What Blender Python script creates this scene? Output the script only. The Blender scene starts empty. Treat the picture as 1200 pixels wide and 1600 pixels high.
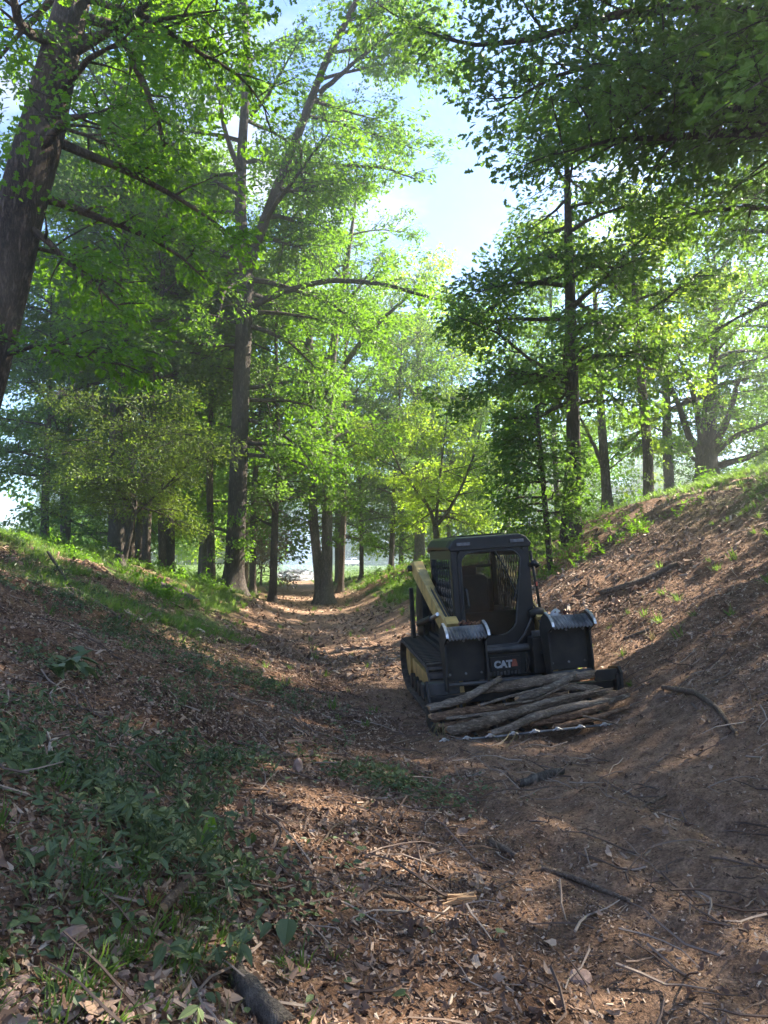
import bpy, math, random
import numpy as np
from mathutils import Vector, Matrix, Euler

random.seed(7)
R = np.random.default_rng(11)
SC = bpy.context.scene
COL = SC.collection
rad = math.radians

# ------------------------------------------------------------------ camera, sky, sun, exposure
EYE = 1.6
PITCH = 3.47
cam_d = bpy.data.cameras.new('camera')
cam = bpy.data.objects.new('camera', cam_d)
COL.objects.link(cam)
cam.location = (0, 0, EYE)
cam.rotation_euler = (rad(90 + PITCH), 0, 0)
cam_d.sensor_fit = 'VERTICAL'
cam_d.sensor_height = 36
cam_d.lens = 26
cam_d.clip_start = 0.05
cam_d.clip_end = 2000
SC.camera = cam

SUN_AZ, SUN_EL = 62, 39
world = bpy.data.worlds.new('World')
SC.world = world
world.use_nodes = True
nt = world.node_tree
bg = nt.nodes['Background']
sky = nt.nodes.new('ShaderNodeTexSky')
sky.sky_type = 'NISHITA'
sky.sun_disc = False
sky.sun_elevation = rad(SUN_EL)
sky.sun_rotation = rad(SUN_AZ)
sky.dust_density = 0.15
sky.ozone_density = 3.0
tc = nt.nodes.new('ShaderNodeTexCoord')
mp = nt.nodes.new('ShaderNodeMapping')
mp.inputs['Scale'].default_value = (1.0, 1.0, 2.3)
mp.inputs['Location'].default_value = (1.3, 0.4, 0.7)
nz = nt.nodes.new('ShaderNodeTexNoise')
nz.inputs['Scale'].default_value = 2.6
nz.inputs['Detail'].default_value = 7
nz.inputs['Roughness'].default_value = 0.55
rp = nt.nodes.new('ShaderNodeValToRGB')
rp.color_ramp.elements[0].position = 0.53
rp.color_ramp.elements[1].position = 0.68
mx = nt.nodes.new('ShaderNodeMixRGB')
mx.inputs[2].default_value = (3.0, 3.05, 3.2, 1)
L = nt.links.new
L(tc.outputs['Generated'], mp.inputs[0]); L(mp.outputs[0], nz.inputs['Vector'])
L(nz.outputs[0], rp.inputs[0]); L(rp.outputs[0], mx.inputs[0])
tint = nt.nodes.new('ShaderNodeMixRGB'); tint.blend_type = 'MULTIPLY'; tint.inputs[0].default_value = 1; tint.inputs[2].default_value = (.76, .85, 1.0, 1)
L(sky.outputs[0], tint.inputs[1]); L(tint.outputs[0], mx.inputs[1]); L(mx.outputs[0], bg.inputs[0])
bg.inputs[1].default_value = 0.064

sd = bpy.data.lights.new('sun', 'SUN')
sd.energy = 5.0
sd.angle = rad(0.53)
sd.color = (1.0, 0.92, 0.79)
sun = bpy.data.objects.new('sun', sd)
COL.objects.link(sun)
sdir = Vector((math.sin(rad(SUN_AZ)) * math.cos(rad(SUN_EL)), math.cos(rad(SUN_AZ)) * math.cos(rad(SUN_EL)), math.sin(rad(SUN_EL))))
sun.rotation_euler = sdir.to_track_quat('Z', 'Y').to_euler()

SC.view_settings.view_transform = 'Standard'
SC.view_settings.look = 'None'
SC.view_settings.gamma = 1
SC.view_settings.use_curve_mapping = False
SC.view_settings.exposure = 2.8
SC.render.engine = 'CYCLES'
cy = SC.cycles
cy.max_bounces = 7
cy.diffuse_bounces = 4
cy.glossy_bounces = 2
cy.transmission_bounces = 5
cy.transparent_max_bounces = 10
cy.volume_bounces = 1
cy.caustics_reflective = False
cy.caustics_refractive = False
cy.use_denoising = True
cy.sample_clamp_indirect = 6

# ------------------------------------------------------------------ noise
def _hash(ix, iy, s):
    n = (ix.astype(np.int64) * 374761393 + iy.astype(np.int64) * 668265263 + s * 974711) & 0xffffffff
    n = ((n ^ (n >> 13)) * 1274126177) & 0xffffffff
    return ((n ^ (n >> 16)) & 0xffff) / 65535.0

def vnoise(x, y, s=0):
    x = np.asarray(x, float); y = np.asarray(y, float)
    ix = np.floor(x); iy = np.floor(y)
    fx = x - ix; fy = y - iy
    fx = fx * fx * (3 - 2 * fx); fy = fy * fy * (3 - 2 * fy)
    a = _hash(ix, iy, s); b = _hash(ix + 1, iy, s); c = _hash(ix, iy + 1, s); d = _hash(ix + 1, iy + 1, s)
    return (a + (b - a) * fx) * (1 - fy) + (c + (d - c) * fx) * fy

def fbm(x, y, s=0, o=4):
    t = 0; a = 0.5; n = 0
    for i in range(o):
        t = t + a * vnoise(np.asarray(x) * 2 ** i, np.asarray(y) * 2 ** i, s + i * 17); n += a; a *= 0.5
    return t / n

# ------------------------------------------------------------------ the lie of the land
def smooth_table(xs, ys, x0, x1, sig):
    g = np.linspace(x0, x1, 1200)
    v = np.interp(g, xs, ys)
    k = max(1, int(sig / (g[1] - g[0])))
    ker = np.exp(-0.5 * (np.arange(-3 * k, 3 * k + 1) / k) ** 2); ker /= ker.sum()
    vp = np.pad(v, 3 * k, mode='edge')
    return g, np.convolve(vp, ker, mode='valid')

T_FLOOR = smooth_table([-60, 3, 8, 15, 36, 73, 160, 500], [0.2, 0, -.35, -.45, -.75, -.7, -.4, 0.5], -60, 500, 2.0)
T_LEFT = smooth_table([0, 1.2, 3.5, 7.7, 10, 20, 60, 200], [0, .05, .9, 2.55, 3.0, 3.6, 4.4, 5], 0, 120, .6)
T_LFAC = smooth_table([-60, 16, 27, 34, 45, 70, 150], [1, 1, .82, .6, .33, .14, .05], -60, 300, 3)
T_RIGHT = smooth_table([0, 1.5, 5.5, 8.3, 11, 17, 25, 60, 200], [0, .08, 2.15, 3.55, 4.2, 5.9, 6.8, 7, 7], 0, 120, .6)
T_RFAC = smooth_table([-60, 20, 40, 60, 80, 150], [1, 1, .80, .34, .07, .02], -60, 300, 3)

def xc(y):
    y = np.asarray(y, float)
    return 1.6 - 0.138 * np.minimum(y, 80) + 0.25 * np.sin(y * .22)

def H0(x, y):
    x = np.asarray(x, float); y = np.asarray(y, float)
    u = x - xc(y)
    f = np.interp(y, *T_FLOOR)
    l = np.interp(-u, *T_LEFT) * np.interp(y, *T_LFAC)
    r = np.interp(u, *T_RIGHT) * np.interp(y, *T_RFAC)
    return f + np.where(u < 0, l, r)

def H(x, y):
    x = np.asarray(x, float); y = np.asarray(y, float)
    d = np.sqrt(x * x + y * y)
    z = H0(x, y)
    u = x - xc(y)
    side = np.clip((np.abs(u) - 1.2) / 2, 0, 1)
    z = z + (fbm(x * .35, y * .35, 3) - .5) * (.10 + .55 * side)
    z = z + (fbm(x * 1.5, y * 1.5, 5) - .5) * (.07 + .19 * side)
    z = z + (fbm(x * 5, y * 5, 9, 3) - .5) * .05 * np.clip(1.6 - d / 18, 0.2, 1)
    # wheel ruts pressed by the tracks
    for off in (-.55, 1.0):
        z = z - .05 * np.exp(-((u - off - .1 * np.sin(y * .9)) / .16) ** 2) * np.clip((45 - y) / 20, 0, 1)
    z = z - .10 * np.exp(-((x - 2.2) / .7) ** 2 - ((y - 8.0) / .8) ** 2)
    for o_, w_ in ((0, .11), (.55, .16), (1.25, .12)):
        cx_ = 2.55 - .45 * y + .02 * y * y + o_
        z = z - .055 * np.exp(-((x - cx_) / w_) ** 2) * np.clip((6.8 - y) / 1.5, 0, 1) + .03 * np.exp(-((x - cx_ - .22) / w_) ** 2) * np.clip((6.8 - y) / 1.5, 0, 1)
    z = z + .10 * np.exp(-(((x + 1.6) / .9) ** 2 + ((y - 3.0) / .5) ** 2))
    return z

cp, sp = math.cos(rad(PITCH)), math.sin(rad(PITCH))
def ray(px, py):
    a = (px - 600) / 1155.0; b = -(py - 800) / 1155.0
    return Vector((a, cp - b * sp, sp + b * cp))
def at(px, py, Y):
    d = ray(px, py); t = Y / d.y
    return Vector((d.x * t, Y, EYE + d.z * t))
def spot(px, py, far=120.0):
    d = ray(px, py)
    t = np.arange(1.5, far, .03)
    z = EYE + d.z * t
    h = H(d.x * t, d.y * t)
    k = np.nonzero(z < h)[0]
    i = k[0] if len(k) else len(t) - 1
    return Vector((d.x * t[i], d.y * t[i], float(h[i])))
def gz(x, y): return float(H(x, y))

# ------------------------------------------------------------------ materials
MATS = {}
def mat(name):
    m = bpy.data.materials.new(name); m.use_nodes = True
    MATS[name] = m
    return m, m.node_tree, m.node_tree.nodes['Principled BSDF']

def ramp(nt, fac, stops):
    r = nt.nodes.new('ShaderNodeValToRGB')
    e = r.color_ramp.elements
    e[0].position, e[0].color = stops[0][0], (*stops[0][1], 1)
    e[1].position, e[1].color = stops[-1][0], (*stops[-1][1], 1)
    for p, c in stops[1:-1]:
        n = e.new(p); n.color = (*c, 1)
    nt.links.new(fac, r.inputs[0])
    return r.outputs[0]

def noise(nt, scale, detail=5, vec=None, rough=.55):
    n = nt.nodes.new('ShaderNodeTexNoise')
    n.inputs['Scale'].default_value = scale; n.inputs['Detail'].default_value = detail
    n.inputs['Roughness'].default_value = rough
    if vec is not None: nt.links.new(vec, n.inputs['Vector'])
    return n.outputs[0]

def objco(nt, sc=(1, 1, 1)):
    t = nt.nodes.new('ShaderNodeTexCoord'); m = nt.nodes.new('ShaderNodeMapping')
    m.inputs['Scale'].default_value = sc
    nt.links.new(t.outputs['Object'], m.inputs[0])
    return m.outputs[0]

def mixc(nt, fac, a, b, mode='MIX'):
    m = nt.nodes.new('ShaderNodeMixRGB'); m.blend_type = mode
    for i, v in ((0, fac), (1, a), (2, b)):
        if isinstance(v, (int, float)): m.inputs[i].default_value = v
        elif isinstance(v, tuple): m.inputs[i].default_value = (*v, 1)
        else: nt.links.new(v, m.inputs[i])
    return m.outputs[0]

def bump(nt, p, h, strength, dist):
    b = nt.nodes.new('ShaderNodeBump')
    b.inputs['Strength'].default_value = strength; b.inputs['Distance'].default_value = dist
    nt.links.new(h, b.inputs['Height']); nt.links.new(b.outputs[0], p.inputs['Normal'])

def simple(name, c1, c2, scale=8, rough=.8, metal=0, bmp=.3, bd=.01, stretch=(1, 1, 1), lo=.35, hi=.65, spec=.4):
    m, nt, p = mat(name)
    v = objco(nt, stretch)
    n = noise(nt, scale, 6, v)
    nt.links.new(ramp(nt, n, [(lo, c1), (hi, c2)]), p.inputs['Base Color'])
    p.inputs['Roughness'].default_value = rough; p.inputs['Metallic'].default_value = metal
    p.inputs['Specular IOR Level'].default_value = spec
    if bmp: bump(nt, p, n, bmp, bd)
    return m

def leaf_mat(name, dark, lightc, trans, tf=.5, rough=.45):
    m, nt, p = mat(name)
    oi = nt.nodes.new('ShaderNodeObjectInfo')
    geo = nt.nodes.new('ShaderNodeNewGeometry')
    n = noise(nt, .45, 3, geo.outputs['Position'])
    f = nt.nodes.new('ShaderNodeMath'); f.operation = 'MULTIPLY_ADD'
    nt.links.new(oi.outputs['Random'], f.inputs[0]); f.inputs[1].default_value = .55
    nt.links.new(n, f.inputs[2])
    c = ramp(nt, f.outputs[0], [(.35, dark), (1.0, lightc)])
    nt.links.new(c, p.inputs['Base Color'])
    p.inputs['Roughness'].default_value = rough
    p.inputs['Specular IOR Level'].default_value = .2
    tr = nt.nodes.new('ShaderNodeBsdfTranslucent')
    tcn = mixc(nt, .8, c, trans)
    nt.links.new(tcn, tr.inputs[0])
    ms = nt.nodes.new('ShaderNodeMixShader'); ms.inputs[0].default_value = tf
    nt.links.new(p.outputs[0], ms.inputs[1]); nt.links.new(tr.outputs[0], ms.inputs[2])
    nt.links.new(ms.outputs[0], nt.nodes['Material Output'].inputs[0])
    return m

leaf_mat('leaf_mid', (.036, .08, .012), (.075, .145, .018), (.20, .40, .012), .5)
leaf_mat('leaf_dark', (.036, .07, .024), (.065, .12, .03), (.18, .33, .025), .5)
leaf_mat('leaf_light', (.055, .12, .016), (.09, .18, .024), (.42, .60, .03), .55)
leaf_mat('leaf_olive', (.045, .075, .018), (.075, .115, .024), (.20, .29, .02), .5)
leaf_mat('leaf_cut', (.035, .06, .022), (.12, .155, .07), (.09, .14, .035), .25, .4)
leaf_mat('grass_blade', (.05, .10, .022), (.10, .17, .04), (.20, .32, .04), .45, .5)
leaf_mat('grass_dry', (.16, .13, .06), (.25, .21, .10), (.25, .2, .08), .3, .6)
leaf_mat('dead_leaf', (.10, .055, .035), (.26, .16, .10), (.16, .07, .03), .2, .7)
leaf_mat('rusty_leaf', (.16, .10, .05), (.22, .15, .08), (.25, .15, .07), .35, .6)

def bark_mat(name, c1, c2, c3, sc=1.0, st=(10, 10, 2.2)):
    m, nt, p = mat(name)
    v = objco(nt, tuple(q * sc for q in st))
    n = noise(nt, 1.6, 6, v, .6)
    q1 = nt.nodes.new('ShaderNodeMath'); q1.operation = 'SUBTRACT'; nt.links.new(n, q1.inputs[0]); q1.inputs[1].default_value = .5
    q2 = nt.nodes.new('ShaderNodeMath'); q2.operation = 'ABSOLUTE'; nt.links.new(q1.outputs[0], q2.inputs[0])
    q3 = nt.nodes.new('ShaderNodeMath'); q3.operation = 'MULTIPLY_ADD'; nt.links.new(q2.outputs[0], q3.inputs[0]); q3.inputs[1].default_value = 3.2
    fine = noise(nt, 9, 4, v, .7); nt.links.new(fine, q3.inputs[2])
    q4 = nt.nodes.new('ShaderNodeMath'); q4.operation = 'MULTIPLY'; nt.links.new(q3.outputs[0], q4.inputs[0]); q4.inputs[1].default_value = .62
    n = q4.outputs[0]
    v2 = objco(nt, (1, 1, .4))
    n2 = noise(nt, 1.6, 4, v2)
    c = ramp(nt, n, [(.32, c1), (.52, c2), (.72, c3)])
    c = mixc(nt, .35, c, ramp(nt, n2, [(.4, c1), (.65, c3)]))
    nt.links.new(c, p.inputs['Base Color'])
    p.inputs['Roughness'].default_value = .92
    p.inputs['Specular IOR Level'].default_value = .15
    bump(nt, p, n, 1.0, .04)
    return m
bark_mat('bark_brown', (.035, .026, .02), (.11, .08, .06), (.21, .165, .13))
bark_mat('bark_dark', (.025, .02, .017), (.07, .055, .045), (.14, .115, .095))
bark_mat('bark_grey', (.05, .042, .036), (.15, .125, .10), (.26, .22, .18))
bark_mat('stick_bark', (.12, .085, .06), (.24, .175, .125), (.38, .29, .22), 2.2, (6, 6, 6))
bark_mat('log_bark', (.08, .055, .035), (.30, .215, .15), (.56, .44, .33), 1.5, (3.5, 10, 10))
bark_mat('log_pale', (.12, .09, .065), (.36, .28, .21), (.58, .48, .38), 1.5, (3.5, 10, 10))
bark_mat('log_red', (.08, .045, .028), (.29, .17, .105), (.50, .33, .21), 1.5, (3.5, 10, 10))
simple('fresh_wood', (.30, .16, .07), (.52, .33, .17), 14, .8, 0, .5, .01, (1, 6, 6))
simple('pale_wood', (.38, .30, .21), (.60, .50, .38), 12, .8, 0, .3, .01, (1, 6, 6))
simple('chip_wood', (.10, .062, .043), (.30, .20, .14), 2, .9, 0, 0)
simple('stone_pink', (.20, .125, .095), (.42, .29, .23), 9, .9, 0, .6, .02)
simple('red_debris', (.09, .02, .015), (.18, .10, .05), 20, .8)

# chips take a different tone each
def vari(name, stops, rough=.9, tr=None):
    m, nt, p = mat(name)
    oi = nt.nodes.new('ShaderNodeObjectInfo')
    c = ramp(nt, oi.outputs['Random'], stops)
    nt.links.new(c, p.inputs['Base Color']); p.inputs['Roughness'].default_value = rough
    p.inputs['Specular IOR Level'].default_value = .25
    return m
vari('chip_mix', [(0, (.06, .035, .022)), (.35, (.15, .092, .06)), (.7, (.25, .165, .115)), (.93, (.36, .26, .185)), (1, (.48, .38, .28))])
vari('litter_mix', [(0, (.07, .04, .027)), (.45, (.16, .095, .062)), (.8, (.27, .18, .125)), (1, (.38, .28, .20))])
vari('twig_mix', [(0, (.06, .04, .03)), (.6, (.15, .105, .08)), (1, (.33, .26, .20))])

def ground_mat():
    m, nt, p = mat('ground_soil')
    v = objco(nt)
    a = nt.nodes.new('ShaderNodeAttribute'); a.attribute_name = 'grassy'
    b = nt.nodes.new('ShaderNodeAttribute'); b.attribute_name = 'bare'
    n1 = noise(nt, .7, 5, v); n2 = noise(nt, 9, 8, v, .7); n3 = noise(nt, 60, 4, v, .7)
    soil = ramp(nt, n2, [(.3, (.05, .029, .019)), (.5, (.145, .088, .058)), (.7, (.27, .18, .125))])
    tone = ramp(nt, n1, [(.35, (.5, .44, .40)), (.65, (1.3, 1.25, 1.15))])
    soil = mixc(nt, 1.0, soil, tone, 'MULTIPLY')
    fine = ramp(nt, n3, [(.35, (.35, .34, .33)), (.68, (1.9, 1.82, 1.75))])
    soil = mixc(nt, .8, soil, fine, 'MULTIPLY')
    bare = ramp(nt, n2, [(.3, (.13, .078, .048)), (.7, (.31, .21, .145))])
    bare = mixc(nt, .6, bare, fine, 'MULTIPLY')
    soil = mixc(nt, b.outputs['Fac'], soil, bare)
    gr = ramp(nt, n2, [(.3, (.05, .08, .025)), (.6, (.10, .15, .04)), (.75, (.17, .18, .07))])
    c = mixc(nt, a.outputs['Fac'], soil, gr)
    nt.links.new(c, p.inputs['Base Color'])
    p.inputs['Roughness'].default_value = .95
    p.inputs['Specular IOR Level'].default_value = .12
    h = nt.nodes.new('ShaderNodeMath'); h.operation = 'MULTIPLY_ADD'
    nt.links.new(n3, h.inputs[0]); h.inputs[1].default_value = .35; nt.links.new(n2, h.inputs[2])
    bump(nt, p, h.outputs[0], .9, .05)
    return m
ground_mat()

simple('black_paint', (.004, .004, .005), (.016, .015, .014), 5, .42, 0, .05, .003, lo=.4, hi=.75)
simple('dusty_black', (.006, .006, .006), (.032, .027, .021), 7, .62, 0, .1, .003, lo=.35, hi=.75)
simple('worn_steel', (.06, .06, .06), (.26, .25, .24), 5, .5, .5, .08, .003)
simple('bare_tip', (.45, .44, .42), (.7, .69, .66), 30, .35, .7, .1, .002)
simple('yellow_paint', (.24, .15, .045), (.56, .37, .12), 5, .45, 0, .06, .003, lo=.3, hi=.6)
simple('track_rubber', (.015, .014, .013), (.10, .075, .055), 9, .75, 0, .4, .006)
simple('grey_box', (.02, .02, .02), (.07, .065, .06), 6, .5, 0, .1, .003)
simple('seat_vinyl', (.012, .012, .013), (.035, .033, .032), 12, .6)
simple('white_paint', (.72, .74, .78), (.82, .83, .85), 3, .35, 0, 0)
simple('dark_rubber', (.02, .02, .02), (.04, .04, .04), 9, .8)
simple('emblem_white', (.25, .25, .25), (.5, .5, .48), 20, .6, 0, 0)
simple('emblem_red', (.22, .05, .03), (.35, .09, .05), 20, .6, 0, 0)
simple('lamp_lens', (.07, .07, .075), (.13, .13, .14), 20, .25, 0, 0)
simple('rail_wood', (.3, .29, .27), (.48, .46, .43), 6, .8)
simple('ash', (.16, .155, .15), (.40, .40, .42), 3, .9, 0, .8, .05)
simple('orange_tag', (.45, .07, .03), (.5, .1, .04), 3, .5, 0, 0)

def glass_mat(name, tint, gl=.12):
    m, nt, p = mat(name)
    t = nt.nodes.new('ShaderNodeBsdfTransparent'); t.inputs[0].default_value = (*tint, 1)
    g = nt.nodes.new('ShaderNodeBsdfGlossy'); g.inputs['Roughness'].default_value = .12
    g.inputs[0].default_value = (.8, .8, .8, 1)
    fr = nt.nodes.new('ShaderNodeFresnel'); fr.inputs[0].default_value = 1.45
    ms = nt.nodes.new('ShaderNodeMixShader')
    nt.links.new(fr.outputs[0], ms.inputs[0])
    nt.links.new(t.outputs[0], ms.inputs[1]); nt.links.new(g.outputs[0], ms.inputs[2])
    nt.links.new(ms.outputs[0], nt.nodes['Material Output'].inputs[0])
glass_mat('tinted_glass', (.72, .76, .74))
m, nt_, p = mat('dark_glass'); p.inputs['Base Color'].default_value = (.03, .04, .05, 1); p.inputs['Roughness'].default_value = .1

# ------------------------------------------------------------------ mesh helpers
class MB:
    def __init__(s): s.v = []; s.f = []; s.n = 0
    def add(s, vs, fs):
        s.v.append(np.asarray(vs, float)); 
        s.f += [tuple(i + s.n for i in f) for f in fs]; s.n += len(vs); return s
    def box(s, c, d, rot=None):
        x, y, z = d[0] / 2, d[1] / 2, d[2] / 2
        vs = np.array([(-x, -y, -z), (x, -y, -z), (x, y, -z), (-x, y, -z), (-x, -y, z), (x, -y, z), (x, y, z), (-x, y, z)])
        if rot is not None: vs = vs @ np.array(Euler(rot).to_matrix()).T
        return s.add(vs + np.array(c), [(0, 3, 2, 1), (4, 5, 6, 7), (0, 1, 5, 4), (1, 2, 6, 5), (2, 3, 7, 6), (3, 0, 4, 7)])
    def tube(s, pts, r, sides=6, cap=True, ov=1.0):
        P = np.asarray(pts, float); n = len(P)
        r = np.broadcast_to(np.asarray(r, float), (n,))
        T = np.gradient(P, axis=0); T /= np.linalg.norm(T, axis=1)[:, None] + 1e-9
        av = P[-1] - P[0]; av = av / (np.linalg.norm(av) + 1e-9)
        ref = np.array((1., 0, 0)) if abs(av[0]) < .7 else np.array((0, 1., 0))
        A = np.cross(T, ref); A /= np.linalg.norm(A, axis=1)[:, None] + 1e-9
        B = np.cross(T, A)
        th = np.arange(sides) * 2 * math.pi / sides
        V = P[:, None, :] + r[:, None, None] * (np.cos(th)[None, :, None] * A[:, None, :] + ov * np.sin(th)[None, :, None] * B[:, None, :])
        fs = []
        for i in range(n - 1):
            for j in range(sides):
                k = (j + 1) % sides
                fs.append((i * sides + j, i * sides + k, (i + 1) * sides + k, (i + 1) * sides + j))
        if cap: fs.append(tuple(range(sides))[::-1]); fs.append(tuple((n - 1) * sides + j for j in range(sides)))
        return s.add(V.reshape(-1, 3), fs)
    def cyl(s, a, b, r, sides=16, r2=None):
        return s.tube([a, b], [r, r if r2 is None else r2], sides)
    def prism(s, prof, x0, x1, axis='x'):
        """profile of (y,z) pairs pushed along x from x0 to x1 (axis y: (x,z); z: (x,y))"""
        n = len(prof)
        def mk(p, t):
            return {'x': (t, p[0], p[1]), 'y': (p[0], t, p[1]), 'z': (p[0], p[1], t)}[axis]
        vs = [mk(p, x0) for p in prof] + [mk(p, x1) for p in prof]
        fs = [tuple(range(n)), tuple(range(2 * n - 1, n - 1, -1))]
        for i in range(n):
            j = (i + 1) % n
            fs.append((i, i + n, j + n, j))
        return s.add(vs, fs)
    def mesh(s, name, m=None, smooth=False):
        me = bpy.data.meshes.new(name)
        me.from_pydata(np.concatenate(s.v).tolist() if s.v else [], [], s.f)
        if m: me.materials.append(MATS[m])
        if smooth: me.shade_smooth()
        me.validate(); me.update()
        return me
    def build(s, name, m, parent=None, smooth=False, bevel=0, weld=False):
        me = s.mesh(name, m, smooth)
        import bmesh
        bm = bmesh.new(); bm.from_mesh(me)
        bmesh.ops.recalc_face_normals(bm, faces=bm.faces)
        bm.to_mesh(me); bm.free()
        o = bpy.data.objects.new(name, me); COL.objects.link(o)
        if parent is not None: o.parent = parent
        if bevel:
            b = o.modifiers.new('bevel', 'BEVEL'); b.width = bevel; b.segments = 2; b.limit_method = 'ANGLE'
        return o

def tag(o, label=None, cat=None, group=None, kind=None):
    if label: o['label'] = label
    if cat: o['category'] = cat
    if group: o['group'] = group
    if kind: o['kind'] = kind
    return o
def empty(name, loc, rz=0):
    o = bpy.data.objects.new(name, None); COL.objects.link(o)
    o.empty_display_size = .3
    o.location = loc; o.rotation_euler = (0, 0, rz)
    return o
def copy_tree(o, parent=None):
    c = o.copy(); COL.objects.link(c); c.parent = parent
    for ch in KIDS.get(o.name, []): copy_tree(ch, c)
    return c
KIDS = {}

# ------------------------------------------------------------------ ground sheet
def axis(lo, hi, n, fine, c):
    t = np.linspace(-1, 1, n)
    k = 5.2
    w = np.sinh(t * k) / math.sinh(k)
    return w
def warped(n, near, far, k):
    t = np.linspace(0, 1, n)
    return near * t + (far - near) * (np.exp(k * t) - 1) / (math.exp(k) - 1)
xp = warped(230, 9, 420, 7.5); xs = np.concatenate([-xp[::-1][:-1], xp]) + .3
ypz = warped(430, 22, 620, 7.5); yn = warped(40, 3, 60, 5)
ys = np.concatenate([1.5 - yn[::-1][:-1], 1.5 + ypz])
XX, YY = np.meshgrid(xs, ys)
ZZ = H(XX, YY)

def zones(x, y):
    """0..1 grass cover, 0..1 bare trodden soil"""
    x = np.asarray(x, float); y = np.asarray(y, float)
    u = x - xc(y); n = fbm(x * .6, y * .6, 31); n2 = fbm(x * 1.7, y * 1.7, 35)
    g = np.zeros_like(u)
    # left bank: grass tongues running down to the path
    lb = np.clip((y - 9.5) / 3, 0, 1) * np.clip((-u - 2.4) / 1.2, 0, 1) * np.clip((n - .38) * 6, 0, 1)
    g = np.maximum(g, lb * .9)
    g = np.maximum(g, np.clip((-u - 5.6) / 1.5, 0, 1) * np.clip((y - 17) / 3, 0, 1))
    g = np.maximum(g, np.exp(-(((u + 3.2) / .9) ** 2 + ((y - 14.5) / 3.0) ** 2)) * 1.3 * np.clip(n2 * 2 - .2, 0, 1))
    # right bank
    g = np.maximum(g, np.clip((u - 9.3) / 1.5, 0, 1) * np.clip((n - .28) * 6, 0, 1))
    g = np.maximum(g, np.exp(-(((u - 8.3) / 1.3) ** 2 + ((y - 13.5) / 2.6) ** 2)) * np.clip((n2 - .30) * 4, 0, 1) * .9)
    rb = np.clip((y - 17) / 5, 0, 1) * np.clip((u - 2.0) / 1.0, 0, 1) * np.clip((n - .42) * 7, 0, 1)
    g = np.maximum(g, rb)
    g = np.maximum(g, np.clip((y - 46) / 10, 0, 1) * np.clip((np.abs(u) - 1.2 - (y > 60) * -.5) / 1.2, 0, 1))
    g = np.maximum(g, np.clip((y - 85) / 6, 0, 1))
    bare = np.clip((y - 14) / 8, 0, 1) * np.clip(1.25 - np.abs(u) / 2.6, 0, 1) * .9 * np.clip(n2 * 2.2 - .2, .2, 1)
    bare = np.maximum(bare, np.clip((u + .9) / .8, 0, 1) * np.clip((3.4 - u) / 1.6, 0, 1) * (.35 + .5 * n2))
    return np.clip(g, 0, 1), np.clip(bare, 0, 1)

def grid_object():
    ny, nx = XX.shape
    me = bpy.data.meshes.new('ground')
    co = np.stack([XX, YY, ZZ], -1).reshape(-1, 3)
    i = np.arange(ny * nx).reshape(ny, nx)
    q = np.stack([i[:-1, :-1], i[:-1, 1:], i[1:, 1:], i[1:, :-1]], -1).reshape(-1, 4)
    me.vertices.add(len(co)); me.vertices.foreach_set('co', co.ravel())
    me.loops.add(q.size); me.loops.foreach_set('vertex_index', q.ravel())
    me.polygons.add(len(q)); me.polygons.foreach_set('loop_start', np.arange(0, q.size, 4))
    g, b = zones(co[:, 0], co[:, 1])
    for nme, v in (('grassy', g), ('bare', b)):
        at_ = me.attributes.new(nme, 'FLOAT', 'POINT'); at_.data.foreach_set('value', v.astype(np.float32))
    me.update(calc_edges=True); me.shade_smooth()
    me.materials.append(MATS['ground_soil'])
    o = bpy.data.objects.new('ground', me); COL.objects.link(o); o['kind'] = 'structure'
    return o
ground = grid_object()

# ------------------------------------------------------------------ scattering (geometry nodes) for what nobody could count
def hidden_collection(name, meshes):
    c = bpy.data.collections.new(name)
    for i, me in enumerate(meshes):
        c.objects.link(bpy.data.objects.new('%s_%02d' % (name, i), me))
    return c

NG = {}
def scatter_group(coll):
    if coll.name in NG: return NG[coll.name]
    g = bpy.data.node_groups.new('scatter_' + coll.name, 'GeometryNodeTree')
    g.interface.new_socket('Geometry', in_out='INPUT', socket_type='NodeSocketGeometry')
    g.interface.new_socket('Geometry', in_out='OUTPUT', socket_type='NodeSocketGeometry')
    N = g.nodes.new; l = g.links.new
    gi = N('NodeGroupInput'); go = N('NodeGroupOutput')
    ip = N('GeometryNodeInstanceOnPoints')
    ci = N('GeometryNodeCollectionInfo'); ci.inputs[0].default_value = coll
    ci.inputs['Separate Children'].default_value = True; ci.inputs['Reset Children'].default_value = True
    ip.inputs['Pick Instance'].default_value = True
    def na(n, t):
        a = N('GeometryNodeInputNamedAttribute'); a.data_type = t; a.inputs[0].default_value = n; return a.outputs[0]
    er = N('FunctionNodeEulerToRotation')
    l(na('rot', 'FLOAT_VECTOR'), er.inputs[0]); l(er.outputs[0], ip.inputs['Rotation'])
    l(na('scl', 'FLOAT'), ip.inputs['Scale']); l(na('idx', 'INT'), ip.inputs['Instance Index'])
    l(gi.outputs[0], ip.inputs['Points']); l(ci.outputs[0], ip.inputs['Instance']); l(ip.outputs[0], go.inputs[0])
    NG[coll.name] = g
    return g

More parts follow.
